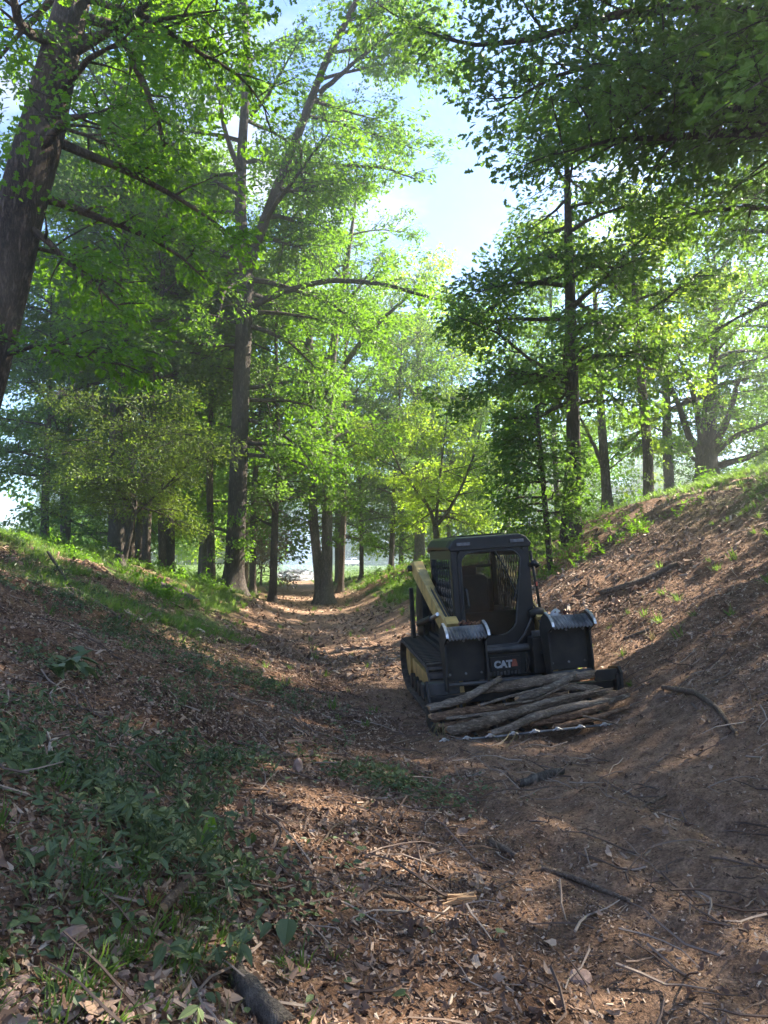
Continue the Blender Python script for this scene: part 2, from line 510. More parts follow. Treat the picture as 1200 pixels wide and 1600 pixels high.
def scatter(name, coll, pos, rot, scl, parent=None):
    pos = np.asarray(pos, float); n = len(pos)
    me = bpy.data.meshes.new(name)
    me.vertices.add(n); me.vertices.foreach_set('co', pos.astype(np.float32).ravel())
    a = me.attributes.new('rot', 'FLOAT_VECTOR', 'POINT'); a.data.foreach_set('vector', np.asarray(rot, np.float32).ravel())
    a = me.attributes.new('scl', 'FLOAT', 'POINT'); a.data.foreach_set('value', np.asarray(scl, np.float32))
    a = me.attributes.new('idx', 'INT', 'POINT'); a.data.foreach_set('value', R.integers(0, len(coll.objects), n).astype(np.int32))
    o = bpy.data.objects.new(name, me); COL.objects.link(o)
    md = o.modifiers.new('scatter', 'NODES'); md.node_group = scatter_group(coll)
    if parent is not None: o.parent = parent
    o['kind'] = 'stuff'
    return o

# leaf outlines (half): lobed oak, pointed, and a cheap one for far trees
OAK = [(0, 0), (.07, .12), (.30, .26), (.13, .38), (.40, .56), (.18, .66), (.27, .84), (0, 1)]
OVAL = [(0, 0), (.20, .2), (.30, .45), (.20, .75), (0, 1)]
DIA = [(0, 0), (.30, .5), (0, 1)]
def leaf(mb, p, az, el, roll, s, shape, fold=.25, w=1.0):
    """a leaf lying along +y before rotation, folded on its midrib"""
    M = Euler((el, roll, az)).to_matrix()
    h = [(x * w, y) for x, y in shape]
    right = [(x, y, abs(x) * fold - .25 * y * y) for x, y in h]
    left = [(-x, y, abs(x) * fold - .25 * y * y) for x, y in h[1:-1]]
    vs = np.array(right + left) * s
    vs = vs @ np.array(M).T + np.array(p)
    n = len(right)
    mb.add(vs, [tuple(range(n)), tuple([0] + [n + i for i in range(len(left))] + [n - 1])[::-1]])

def twig_mesh(name, seed, nl, size, shape, matname, length=.6, spread=.34, stem=True, flat=.10, w=1.0):
    rg = random.Random(seed); mb = MB()
    for k in range(nl):
        t = rg.uniform(.02, 1); side = rg.choice((-1, 1))
        env = spread * (0.35 + 1.0 * math.sin(min(1, t * 1.05) * math.pi * .85))
        off = rg.uniform(.05, 1) * env
        p = (t * length, side * off, rg.gauss(0, flat) - .12 * off - .1 * t * t * length)
        az = -math.pi / 2 + side * rg.uniform(.1, 1.1) * (0.4 + off)
        leaf(mb, p, az + rg.gauss(0, .5), rg.gauss(-.25, .45), rg.gauss(0, .6), size * rg.uniform(.7, 1.2), shape, rg.uniform(.05, .4), w)
    me = mb.mesh(name, matname)
    if stem:
        n0 = len(me.polygons)
        mb.tube([(-.1, 0, .02), (length * .5, 0, .0), (length, 0, -.08 * length)], [.007, .005, .002], 3, False)
        for k in range(3):
            t = .2 + .25 * k; s_ = 1 if k % 2 else -1
            mb.tube([(t * length, 0, 0), ((t + .25) * length, s_ * spread * .6, -.04)], [.004, .002], 3, False)
        me = mb.mesh(name, matname); me.materials.append(MATS['bark_dark'])
        mi = np.zeros(len(me.polygons), np.int32); mi[n0:] = 1
        me.polygons.foreach_set('material_index', mi)
    return me

TW = {}
def twigs(key, m, nl, size, shape, **kw):
    TW[key] = hidden_collection('twig_' + key, [twig_mesh('twig_%s_%d' % (key, i), i * 7 + len(TW) * 31, nl, size, shape, m, **kw) for i in range(4)])
twigs('mid', 'leaf_mid', 34, .135, OAK)
twigs('dark', 'leaf_dark', 34, .13, OAK)
twigs('light', 'leaf_light', 32, .13, OAK)
twigs('olive', 'leaf_olive', 60, .085, OVAL, w=.7)
twigs('farmid', 'leaf_mid', 30, .20, DIA, stem=False, length=.8, spread=.5, flat=.2)
twigs('farlight', 'leaf_light', 30, .20, DIA, stem=False, length=.8, spread=.5, flat=.2)
twigs('fardark', 'leaf_dark', 30, .20, DIA, stem=False, length=.8, spread=.5, flat=.2)
twigs('rusty', 'rusty_leaf', 22, .16, DIA, stem=False, length=.7, spread=.4, flat=.2)

# ------------------------------------------------------------------ trees
def polyline(p0, az, el, length, n, rg, curve=0., wob=.12):
    """points from p0; el changes by `curve` radians over the whole length"""
    pts = [np.array(p0, float)]; st = length / (n - 1)
    for i in range(n - 1):
        e = el + curve * i / (n - 1)
        d = np.array((math.cos(az) * math.cos(e), math.sin(az) * math.cos(e), math.sin(e)))
        pts.append(pts[-1] + d * st)
        az += rg.normal(0, wob); el += rg.normal(0, wob * .6)
    return np.array(pts)

def stem_at(P, rr, z):
    """point and radius of a stem polyline at height z"""
    zz = P[:, 2]
    return np.array([np.interp(z, zz, P[:, 0]), np.interp(z, zz, P[:, 1]), z]), np.interp(z, zz, rr)

class Tree:
    def __init__(s, seed, twig='mid', bark='bark_brown', csc=1.0):
        s.rg = np.random.default_rng(seed); s.trunk = MB(); s.br = MB(); s.limbs = []
        s.P = []; s.A = []; s.S = []; s.dn = 1.0; s.twig = twig; s.bark = bark; s.csc = csc
        s.stems = []
    def stem(s, pts, r, sides=14, flare=True):
        P = np.array(pts, float); n = 26
        d = np.concatenate([[0], np.cumsum(np.linalg.norm(np.diff(P, axis=0), axis=1))])
        t = np.linspace(0, d[-1], n)
        if flare: t = d[-1] * (np.linspace(0, 1, n) ** 1.7)
        Q = np.stack([np.interp(t, d, P[:, k]) for k in range(3)], 1)
        for _ in range(2): Q[1:-1] = (Q[:-2] + 2 * Q[1:-1] + Q[2:]) / 4
        rr = np.interp(t, d, r)
        if flare: rr = rr * (1 + .75 * np.exp(-t / (r[0] * 1.1)))
        s.stems.append((Q, rr))
        n0 = s.trunk.n
        s.trunk.tube(Q, rr, sides)
        V = s.trunk.v[-1]; C = np.repeat(Q, sides, 0)
        th = np.tile(np.arange(sides), n) * 2 * math.pi / sides; tt = np.repeat(t, sides)
        ph = s.rg.uniform(0, 6)
        lob = 1 + .06 * np.sin(th * 3 + ph + tt * .4) + s.rg.normal(0, .025, len(V))
        if flare: lob += .22 * np.exp(-tt / (r[0] * 1.6)) * np.sin(th * 5 + ph)
        s.trunk.v[-1] = C + (V - C) * lob[:, None]
    def limb(s, pts, r0, r1=.02, part=False, sub=True, sides=7, **kw):
        P = np.array(pts, float)
        rr = np.linspace(r0, r1, len(P))
        (s.limbs.append((P, rr)) if part else s.br.tube(P, rr, sides, False))
        if sub: s.subs(P, rr, **kw)
    def subs(s, P, rr, k=9, Ls=1.6, t0=.25, sp=.42, lat=.55, fl=.25, dens=1.0):
        rg = s.rg; d = np.concatenate([[0], np.cumsum(np.linalg.norm(np.diff(P, axis=0), axis=1))]); tot = d[-1]
        def pt(t):
            x = t * tot
            return np.array([np.interp(x, d, P[:, i]) for i in range(3)]), np.interp(x, d, rr)
        for j in range(k):
            t = t0 + (1 - t0) * (j + rg.uniform(.2, .8)) / k
            p, r = pt(min(t, 1)); q, _ = pt(min(t + .06, 1)); q0, _ = pt(max(t - .06, 0))
            dv = q - q0; az = math.atan2(dv[1], dv[0]); el = math.atan2(dv[2], math.hypot(dv[0], dv[1]))
            side = 1 if j % 2 else -1
            a2 = az + side * rg.uniform(.5, 1.25)
            ln = Ls * (1.15 - .6 * t) * rg.uniform(.6, 1.25)
            Q = polyline(p, a2, el * .3 + rg.normal(.15, .3), ln, 4, rg, -.35, .18)
            s.br.tube(Q, [min(r * .6, .035), .018, .012, .006], 4, False)
            s.spray(Q, ln, sp, lat, dens)
        # the tip itself
        p, r = pt(.86); q, _ = pt(1.0)
        s.spray(np.array([p, (p + q) / 2, q, q + (q - p) * .3]), np.linalg.norm(q - p) * 1.3, sp, lat, dens)
    def spray(s, Q, ln, sp, lat, dens):
        rg = s.rg; m = max(2, int(ln / sp * dens * .66 * s.dn))
        for i in range(m):
            t = (i + rg.uniform(.3, 1)) / m * 3
            a = min(int(t), 2); f = t - a
            p = Q[a] * (1 - f) + Q[a + 1] * f if a < 3 else Q[3]
            dv = Q[3] - Q[0]; az = math.atan2(dv[1], dv[0])
            sd = rg.choice((-1, 1)); o = sd * rg.uniform(0, lat) * (1 if i % 3 else .2)
            p = p + np.array((-math.sin(az) * o, math.cos(az) * o, rg.normal(0, .10)))
            s.P.append(p); s.A.append((rg.normal(0, .35), rg.normal(.05, .35), az + sd * rg.uniform(0, 1.0)))
            s.S.append(rg.uniform(.75, 1.3) * s.csc)
    def auto(s, n, z0, z1, Lf, el=(10, 40), curve=-.3, k=8, Ls=1.5, stem=0, az0=0, r=None, azr=None, **kw):
        Pn, rr = s.stems[stem]; rg = s.rg
        for i in range(n):
            f = (i + rg.uniform(0, .9)) / n; z = z0 + (z1 - z0) * f
            p, r_ = stem_at(Pn, rr, z)
            az = az0 + i * 2.4 + rg.normal(0, .6)
            if azr is not None: az = rg.uniform(*azr)
            ln = Lf(f) * rg.uniform(.75, 1.2)
            e = rad(el[0] + (el[1] - el[0]) * f + rg.normal(0, 13))
            Q = polyline(p, az, e, ln, 7, rg, curve, .13)
            s.limb(Q, min(r_ * .55, .02 + .022 * ln), .012, sides=6, k=max(3, int(k * ln / 4)), Ls=Ls * (.5 + ln / 8), **kw)
    def blob(s, n, c, rx, ry, rz):
        """extra leaf sprays in a small volume (trunk sprouts, vines)"""
        for i in range(n):
            d = s.rg.normal(0, 1, 3); d /= np.linalg.norm(d); q = d * s.rg.uniform(.3, 1) ** .5
            s.P.append((c[0] + q[0] * rx, c[1] + q[1] * ry, c[2] + q[2] * rz))
            s.A.append((s.rg.normal(0, .4), s.rg.normal(.1, .4), math.atan2(q[1], q[0]) + s.rg.normal(0, .4))); s.S.append(s.rg.uniform(.5, 1) * s.csc)
    def build(s, name, loc, label, group=None, cat='tree', rz=0, sc=1):
        root = empty(name, loc, rz); tag(root, label, cat, group)
        root.scale = (sc, sc, sc)
        kids = [s.trunk.build('trunk', s.bark, root, True)]
        for P, rr in s.limbs:
            m = MB(); 
            n = 18; d = np.concatenate([[0], np.cumsum(np.linalg.norm(np.diff(P, axis=0), axis=1))]); t = np.linspace(0, d[-1], n)
            Q = np.stack([np.interp(t, d, P[:, k]) for k in range(3)], 1)
            for _ in range(2): Q[1:-1] = (Q[:-2] + 2 * Q[1:-1] + Q[2:]) / 4
            Q[1:-1] += s.rg.normal(0, .012, Q[1:-1].shape)
            m.tube(Q, np.interp(t, d, rr), 9)
            kids.append(m.build('limb', s.bark, root, True))
        if s.br.n: kids.append(tag(s.br.build('branches', s.bark, root, True), kind='stuff'))
        if s.P: kids.append(scatter('crown', TW[s.twig], s.P, s.A, s.S, root))
        KIDS[root.name] = kids
        return root

TREE_COUNT = [0]
def loc_at(px, Y, dz=-.12):
    x = (px - 600) / 1155 * Y / (1) * (1 / cp) * cp
    return Vector((x, Y, gz(x, Y) + dz))

def rel(base, pts): return [tuple(Vector(p) - base) for p in pts]

# --- the tall forked tree left of the path
b = loc_at(365, 30)
t = Tree(101, 'mid', 'bark_dark'); t.dn = 1.6
fork = at(384, 430, 30)
t.stem(rel(b, [b, at(372, 760, 30), at(378, 600, 30), fork]), [.40, .37, .34, .33], 18)
left = [fork, at(374, 350, 30), at(378, 230, 30.2), at(388, 110, 30.5), at(382, 10, 30.7), at(380, -150, 31), at(384, -330, 31)]
right = [fork, at(402, 380, 30), at(428, 305, 29.6), at(468, 205, 29), at(508, 95, 28.5), at(560, 0, 28), at(600, -120, 27.5), at(630, -260, 27.5)]
t.stem(rel(b, left), [.27, .24, .2, .18, .14, .1, .05], 12, False)
t.stem(rel(b, right), [.24, .22, .19, .17, .14, .11, .08, .04], 12, False)
t.limb(rel(b, [at(376, 268, 30), at(352, 215, 29.5), at(340, 130, 29), at(325, 60, 28.8), at(310, -40, 28.5)]), .12, .03, True, k=9, Ls=2.0, t0=.45)
t.limb(rel(b, [at(390, 480, 30), at(440, 455, 29.2), at(520, 436, 28.2), at(600, 443, 27.4), at(660, 462, 26.8), at(725, 478, 26.4)]), .15, .03, True, k=12, Ls=1.6, t0=.35)
t.limb(rel(b, [at(440, 264, 29.6), at(520, 258, 29), at(600, 262, 28), at(650, 280, 27.5)]), .10, .02, True, k=10, Ls=1.7, t0=.2)
t.limb(rel(b, [at(392, 180, 30.3), at(412, 160, 29.8), at(435, 120, 29.3), at(470, 60, 28.5)]), .10, .02, True, k=8, Ls=1.6)
t.limb(rel(b, [at(500, 145, 28.8), at(540, 110, 28), at(600, 60, 27), at(680, 10, 26)]), .11, .02, True, k=10, Ls=1.9)
t.limb(rel(b, [at(374, 440, 30), at(350, 455, 28.5), at(340, 500, 27.5), at(322, 540, 27)]), .07, .02, True, k=8, Ls=1.3)
t.auto(17, 11, 26, lambda f: 5.4 - 1.6 * f, (5, 35), stem=1, k=10, Ls=1.7, azr=(.9, 3.9))
t.auto(26, 12, 27, lambda f: 5.6 - 1.2 * f, (5, 40), stem=2, k=11, Ls=1.9, azr=(-1.0, 2.6))
t.auto(11, 5.2, 12, lambda f: 3.2 + f * 1.3, (-5, 10), stem=0, k=9, Ls=1.4, azr=(-.3, 3.4), curve=-.5)
for zz, n in ((1.7, 12), (2.4, 10), (3.3, 9)): t.blob(n, (0, -.3, zz), .75, .5, .5)
t.build('oak_tree', b, 'tall dark tree forking high up into two stems, at the left edge of the path')

# --- twin trunk in the middle
b = loc_at(505, 37)
t = Tree(102, 'mid', 'bark_grey')
t.stem(rel(b, [b, at(501, 905, 37), at(494, 860, 37.1), at(489, 800, 37.2), at(489, 720, 37.4), at(488, 620, 37.5), at(480, 480, 37.5), at(470, 330, 37.5), at(462, 240, 37.5)]), [.36, .30, .24, .22, .21, .2, .18, .1, .04], 16)
t.stem(rel(b, [b + Vector((.12, -.1, 0)), at(509, 905, 36.9), at(512, 860, 36.8), at(511, 800, 36.8), at(511, 700, 36.6), at(514, 600, 36.5), at(525, 500, 36.3), at(545, 400, 36), at(560, 280, 36)]), [.38, .34, .27, .25, .25, .23, .2, .12, .04], 16)
t.limb(rel(b, [at(515, 610, 36.5), at(545, 560, 36), at(585, 510, 35), at(635, 465, 34), at(665, 440, 33.5)]), .16, .04, True, k=9, Ls=2, t0=.4)
t.limb(rel(b, [at(520, 540, 36.5), at(530, 500, 36), at(545, 470, 35.5), at(590, 410, 35)]), .13, .04, True, k=8, Ls=2, t0=.35)
t.auto(14, 7, 20, lambda f: 4.2 - f * 1.2, (0, 40), stem=0, k=10, Ls=1.8, azr=(.5, 4.0))
t.auto(14, 6, 19, lambda f: 4.0 - f * 1.0, (0, 40), stem=1, k=10, Ls=1.8, azr=(-.8, 2.7))
for c in ((2.2, -.6, 3.4), (-2.2, -.4, 4.2), (-2.6, -.5, 5.6), (1.5, -.8, 5.0)): t.limb([(0, 0, c[2] - .3), (c[0] * .5, c[1], c[2] + .15), (c[0], c[1], c[2] - .2)], .04, .01, k=6, Ls=1.2)
t.build('oak_tree', b, 'pale grey tree splitting near the ground into two stems, in the middle of the valley')

# --- slender conical tree on the right bank
b = loc_at(896, 19.5)
t = Tree(103, 'dark', 'bark_dark', 1.0); t.dn = 2.1
t.stem(rel(b, [b, at(897, 700, 19.5), at(892, 500, 19.5), at(886, 300, 19.6), at(884, 165, 19.6)]), [.20, .185, .15, .09, .02], 14)
t.limb([(-.3, 0, 0), (-.28, 0, .4), (-.2, .1, 1.2), (-.1, .1, 2.4)], .11, .05, sub=False)
t.auto(34, 3.6, 12.6, lambda f: (1.7 + 2.2 * min(f * 3, 1)) * (1.12 - f) + .35, (-8, 30), curve=-.35, k=13, Ls=1.0, sp=.36, lat=.5)
t.limb([(0, 0, 5.2), (1.2, -.3, 5.6), (2.3, -.6, 6.4), (3.3, -.6, 7.2)], .06, .02, True, k=8, Ls=1, t0=.5)
t.limb([(0, 0, 4.4), (-1.1, -.2, 4.9), (-2.0, -.4, 5.6), (-3, -.4, 6.0)], .06, .02, True, k=8, Ls=1, t0=.4)
t.build('maple_tree', b, 'slender straight tree with a cone shaped crown on the right bank behind the loader')

# --- broken topped sapling
b = loc_at(860, 17.5)
t = Tree(104, 'dark', 'bark_dark', .8)
t.stem(rel(b, [b, at(850, 770, 17.5), at(843, 690, 17.5), at(838, 634, 17.5)]), [.075, .065, .055, .045], 9)
t.limb(rel(b, [at(839, 636, 17.5), at(845, 630, 17.5), at(853, 632, 17.4)]), .035, .02, sub=False)
t.auto(14, .9, 3.9, lambda f: 1.25 - .6 * f, (0, 25), curve=-.4, k=14, Ls=.7, sp=.3, lat=.3, azr=(2.2, 4.4))
t.auto(4, 1.2, 3.0, lambda f: .6, (0, 25), curve=-.4, k=9, Ls=.4, sp=.3)
t.build('sapling', b, 'thin leaning sapling with a snapped bare top beside the slender straight tree')

# --- the huge trunk at the left edge
b = Vector((-6.7, 10.6, gz(-6.7, 10.6) - .15))
t = Tree(105, 'mid', 'bark_brown', .72); t.dn = 1.3
t.stem(rel(b, [b, at(-45, 640, 11), at(2, 440, 11), at(48, 270, 11.1), at(74, 180, 11.2), at(100, 60, 11.4), at(150, -120, 12), at(190, -350, 12.5)]), [.46, .38, .36, .33, .31, .27, .2, .1], 22)
t.limb(rel(b, [at(95, 70, 11.3), at(60, 60, 11), at(30, 40, 10.5), at(20, -10, 10.3), at(25, -90, 10)]), .10, .04, True, k=9, Ls=1.2, t0=.2)
t.limb(rel(b, [at(120, 20, 11.5), at(190, 50, 11.8), at(215, 110, 12), at(242, 170, 12.2), at(257, 230, 12.4)]), .09, .03, True, k=9, Ls=1.0, t0=.3)
t.limb(rel(b, [at(75, 190, 11), at(110, 205, 11.2), at(160, 222, 11.6), at(230, 245, 12)]), .04, .012, True, k=9, Ls=1.0, t0=.3)
t.limb(rel(b, [at(40, 385, 11), at(90, 395, 11.5), at(140, 425, 12), at(200, 445, 12.6)]), .035, .01, True, k=9, Ls=1.1, t0=.2)
t.limb(rel(b, [at(130, 0, 11.5), at(220, 20, 11.5), at(300, 75, 12), at(380, 120, 12.6), at(420, 180, 13)]), .06, .012, True, k=12, Ls=1.3, t0=.2)
t.limb(rel(b, [at(10, 555, 11), at(60, 540, 10.6), at(130, 560, 10.4), at(190, 570, 10.4)]), .035, .01, True, k=9, Ls=.9, t0=.1)
t.auto(12, 9.0, 15, lambda f: 3.0, (0, 40), k=12, Ls=1.3, sp=.28)
t.auto(8, 5.0, 9, lambda f: 2.8, (-5, 15), k=12, Ls=1.1, sp=.28, azr=(-.9, 1.3))
t.build('oak_tree', b, 'huge brown trunk leaning in from the left edge of the photo, nearest tree of all')

# --- overhanging tree, trunk outside the frame on the right
b = Vector((10.0, 12.5, gz(10.0, 12.5) - .15))
t = Tree(106, 'dark', 'bark_dark', 1.0)
t.stem([(0, 0, 0), (-.1, 0, 3), (-.4, .1, 8), (-.6, .2, 14), (-.7, .3, 18)], [.42, .38, .3, .18, .06], 16)
t.limb([(-.3, 0, 5.8), (-2.2, .2, 7.6), (-4.0, .6, 9.0), (-6.0, .9, 10.1), (-8.2, 1.0, 10.6)], .17, .03, True, k=16, Ls=2.0, t0=.2)
t.limb([(-.4, 0, 7.8), (-2.5, -.6, 9.4), (-5.0, -.8, 10.8), (-7.5, -.6, 11.3), (-9.6, -.4, 11.2)], .15, .03, True, k=16, Ls=1.9, t0=.2)
t.limb([(-.3, 0, 4.6), (-1.6, -.2, 5.2), (-3.2, -.3, 6.0), (-4.6, -.2, 6.4)], .10, .02, True, k=12, Ls=1.6, t0=.15)
t.limb([(-.3, 0, 4.0), (-1.4, 1.2, 4.6), (-2.6, 2.6, 5.4), (-3.6, 4.0, 5.8)], .10, .02, True, k=12, Ls=1.6, t0=.15)
t.limb([(-.4, 0, 9), (-2.5, 1.2, 10.5), (-4.6, 2.6, 12.2), (-6.6, 4, 13.6), (-8.5, 5.2, 14.6)], .13, .03, True, k=16, Ls=2.0, t0=.15)
t.limb([(-.4, 0, 6.5), (-1.8, 1.5, 7.6), (-3.6, 3.4, 8.8), (-5.0, 5.5, 9.8)], .12, .03, True, k=14, Ls=1.9, t0=.15)
t.dn = 1.6
for pp, r0 in (([(1330, 60, 12.8), (1120, 10, 13), (960, 20, 13.4), (820, 70, 13.8), (700, 70, 14.2), (610, 20, 14.6)], .12), ([(1330, 200, 12.8), (1150, 140, 12.6), (1000, 90, 12.6), (880, 110, 12.8), (780, 170, 13)], .10), ([(1330, 260, 12.8), (1200, 190, 12.6), (1080, 140, 12.2), (980, 150, 12)], .09), ([(1330, 0, 12.8), (1200, -60, 12.4), (1020, -90, 12.2), (860, -60, 12.2), (720, -60, 12.4)], .10)):
    t.limb(rel(b, [at(*q) for q in pp]), r0, .012, True, k=20, Ls=1.7, t0=.1, sp=.36)
t.dn = 1.0
t.auto(24, 4.6, 17, lambda f: 6.0 - 2.2 * f, (-5, 45), k=12, Ls=1.9)
t.auto(20, 6.0, 13, lambda f: 6.2, (0, 30), k=13, Ls=2.0, azr=(2.2, 4.3))
t.build('oak_tree', b, 'dark leafy oak overhanging the upper right corner, its trunk outside the frame')

# --- tree beyond the left top whose limbs hang over the middle of the sky gap
b = Vector((13.5, 21.5, gz(13.5, 21.5) - .15))
t = Tree(107, 'dark', 'bark_dark', 1.05)
t.stem([(0, 0, 0), (.1, 0, 4), (-.3, .1, 9), (-.3, .2, 15), (-.2, .3, 20)], [.40, .36, .28, .17, .05], 14)
t.auto(28, 4.8, 18, lambda f: 5.2 - 3.0 * f, (0, 50), k=11, Ls=1.8)
t.build('oak_tree', b, 'dense shaded oak at the right edge of the photo above the grassy crest')

# --- vine covered straight trunk on the crest
b = loc_at(1015, 26)
t = Tree(108, 'light', 'bark_brown', .85)
t.stem(rel(b, [b, at(1012, 700, 26), at(1002, 600, 26), at(993, 500, 26), at(990, 400, 26), at(985, 300, 26)]), [.20, .17, .15, .13, .08, .03], 12)
t.auto(14, 5, 12, lambda f: 2.6 - f, (0, 40), k=9, Ls=1.2)
for zz in np.arange(.6, 7.5, .55): t.blob(5, (-.1 - zz * .055, -.1, zz), .55, .5, .4)
t.build('ivy_clad_tree', b, 'straight trunk wrapped in bright climbing leaves on the sunny crest of the right bank')

# --- two stemmed tree left of it
b = loc_at(951, 31)
t = Tree(109, 'light', 'bark_brown')
t.stem(rel(b, [b, at(946, 740, 31), at(942, 690, 31), at(936, 600, 31), at(930, 480, 31), at(925, 380, 31)]), [.24, .20, .18, .15, .1, .03], 12)
t.limb(rel(b, [at(944, 735, 31), at(930, 700, 30.6), at(915, 670, 30), at(900, 640, 29.6)]), .10, .04, True, k=6, Ls=1.4, t0=.5)
t.limb(rel(b, [at(944, 740, 31), at(975, 715, 30), at(1000, 695, 29.3), at(1030, 690, 29)]), .035, .012, True, k=3, Ls=.5, t0=.7)
t.auto(16, 5.2, 13, lambda f: 3.4 - f * 1.2, (0, 40), k=10, Ls=1.5)
t.build('oak_tree', b, 'brown tree forking low into a V on the right crest, behind the slender tree')

# --- spreading oak on the right
b = loc_at(1106, 34)
t = Tree(110, 'mid', 'bark_dark', 1.1)
t.stem(rel(b, [b, at(1104, 735, 34), at(1103, 705, 34), at(1108, 640, 34), at(1115, 560, 34), at(1118, 460, 34)]), [.52, .48, .45, .32, .2, .08], 18)
for pts, r0 in (([(1095, 715), (1075, 680), (1060, 630), (1040, 590), (1020, 550)], .2), ([(1100, 700), (1090, 650), (1080, 600), (1060, 560)], .2),
                ([(1112, 705), (1135, 660), (1150, 610), (1165, 560)], .2), ([(1115, 728), (1160, 718), (1200, 700), (1250, 690), (1310, 660)], .17),
                ([(1112, 712), (1150, 680), (1190, 665), (1240, 640)], .16), ([(1092, 722), (1060, 700), (1030, 700), (1000, 690)], .09)):
    P_ = [at(px, py, 34 - 1.2 * i) for i, (px, py) in enumerate(pts)]
    t.limb(rel(b, P_), r0, .04, True, k=11, Ls=2.0, t0=.3)
t.auto(24, 4.2, 12, lambda f: 6 - f * 2, (0, 50), k=11, Ls=2)
t.build('oak_tree', b, 'broad spreading oak with a thick short trunk and many low limbs on the right crest')

# --- light green many stemmed young tree in the middle right
b = loc_at(683, 40)
t = Tree(111, 'light', 'bark_brown', 1.1)
t.stem(rel(b, [b, at(682, 838, 40), at(680, 822, 40)]), [.20, .17, .16], 10)
t.stem(rel(b, [at(680, 822, 40), at(672, 795, 40), at(650, 765, 39), at(625, 735, 38.5), at(612, 700, 38)]), [.12, .1, .08, .06, .03], 8, False)
t.stem(rel(b, [at(681, 822, 40), at(700, 800, 40), at(722, 760, 40), at(745, 700, 40), at(752, 660, 40)]), [.11, .09, .07, .05, .02], 8, False)
t.stem(rel(b, [at(681, 825, 40), at(684, 780, 40), at(690, 720, 40), at(700, 640, 40)]), [.10, .08, .05, .02], 8, False)
for s_ in (1, 2, 3): t.auto(10, 2.4 + (s_ == 1) * .5, 7.0, lambda f: 3.0 - f, (5, 45), stem=s_, k=9, Ls=1.5)
t.build('young_tree', b, 'bright yellow green young tree with several thin stems fanning out, left behind the loader cab')

# --- small layered tree with yellow green leaves on the left bank
b = loc_at(193, 25)
t = Tree(112, 'olive', 'bark_dark', 1.15)
t.stem(rel(b, [b, at(200, 850, 25), at(208, 815, 25), at(212, 790, 25)]), [.10, .085, .075, .07], 9)
t.stem(rel(b, [at(212, 792, 25), at(210, 760, 25), at(205, 720, 25), at(214, 665, 25)]), [.07, .05, .035, .015], 7, False)
t.auto(20, 2.0, 4.9, lambda f: (3.7 - 1.7 * f) * random.uniform(.55, 1.15), (12, 28), stem=1, curve=-.45, k=13, Ls=1.1, sp=.34)
t.auto(7, 1.7, 2.1, lambda f: random.uniform(1.4, 3.4), (15, 30), stem=0, curve=-.6, k=12, Ls=1.1, sp=.34)
t.build('small_tree', b, 'small leaning tree with a wide flat olive green crown on the left bank')

# ---- models of the forest trees, then one copy for each trunk seen
def forest(seed, twig, bark, h, r, crown0, R0, nl, r0el=(8, 60), k=10, csc=1.2, bend=0., sides=12):
    t = Tree(seed, twig, bark, csc); g = t.rg
    t.stem([(0, 0, 0), (bend * .2, g.normal(0, .1), h * .25), (bend * .6, g.normal(0, .15), h * .5), (bend, g.normal(0, .2), h * .8), (bend * 1.1, 0, h)], [r, r * .85, r * .65, r * .35, .03], sides)
    t.auto(nl, crown0, h * .97, lambda f: R0 * (.75 + .5 * math.sin(f * 2.6)) * (1 - .45 * f), r0el, k=k, Ls=1.9)
    return t
PLACES = [
 # px, Y, model, scale, rz, label
 (70, 31, 'E', .95, 0.3, 'dark bushy tree alone at the far left, standing on the grass against the pale sky'),
 (104, 36, 'A', .85, 1.3, 'slightly leaning dark trunk just right of the lone far left tree'),
 (184, 31, 'A', 1.1, 2.3, 'thick dark trunk directly behind the small olive leaved tree'),
 (205, 32, 'B', .9, 4.1, 'narrow trunk closest behind the leaning stem of the small olive tree'),
 (216, 33, 'B', 1.0, 5.1, 'middle trunk of the row of three right of the small olive tree stem'),
 (229, 31, 'B', .95, .6, 'pale straight trunk, rightmost of the row of three behind the small olive tree'),
 (255, 34, 'B', .9, 1.9, 'left trunk of the close dark pair between the olive tree and the tall forked tree'),
 (266, 35, 'A', .8, 3.3, 'right trunk of the close dark pair between the olive tree and the tall forked tree'),
 (316, 56, 'A', 1.0, 4.0, 'brown trunk far back in the shade left of the tall forked tree'),
 (333, 36, 'B', 1.0, 2.6, 'thin trunk just to the left of the tall forked tree'),
 (385, 44, 'B', .9, 3.6, 'thin trunk half hidden behind the right side of the tall forked tree'),
 (396, 37, 'B', .9, .9, 'slim brown trunk just to the right of the tall forked tree'),
 (427, 35, 'C', 1.0, 2.0, 'medium dark trunk standing alone between the tall forked tree and the smoke'),
 (532, 44, 'B', 1.0, 5.6, 'slim trunk right behind the grey twin trunk tree'),
 (565, 50, 'C', .8, 1.1, 'thin dark tree beside the white pickup at the foot of the right bank'),
 (611, 50, 'C', 1.0, 3.0, 'branching tree on the lower right bank, left of a thicker pale trunk'),
 (626, 62, 'B', 1.0, 4.4, 'distant thin trunk in blue shade between the branching tree and a pale trunk'),
 (656, 56, 'D', 1.0, 0, 'thick pale brown trunk on the bank left of the loader cab'),
 (703, 60, 'B', .9, 1.4, 'thin dark trunk seen just above the loader cab roof, left one'),
 (724, 64, 'C', .9, 2.4, 'thin tree seen above the loader cab roof, right one'),
 (872, 42, 'C', .9, 5.0, 'short trunk in shade seen between the sapling and the slender straight tree'),
 (1047, 36, 'D', .62, .4, 'trunk with a side branch between the ivy clad tree and the broad spreading oak'),
]
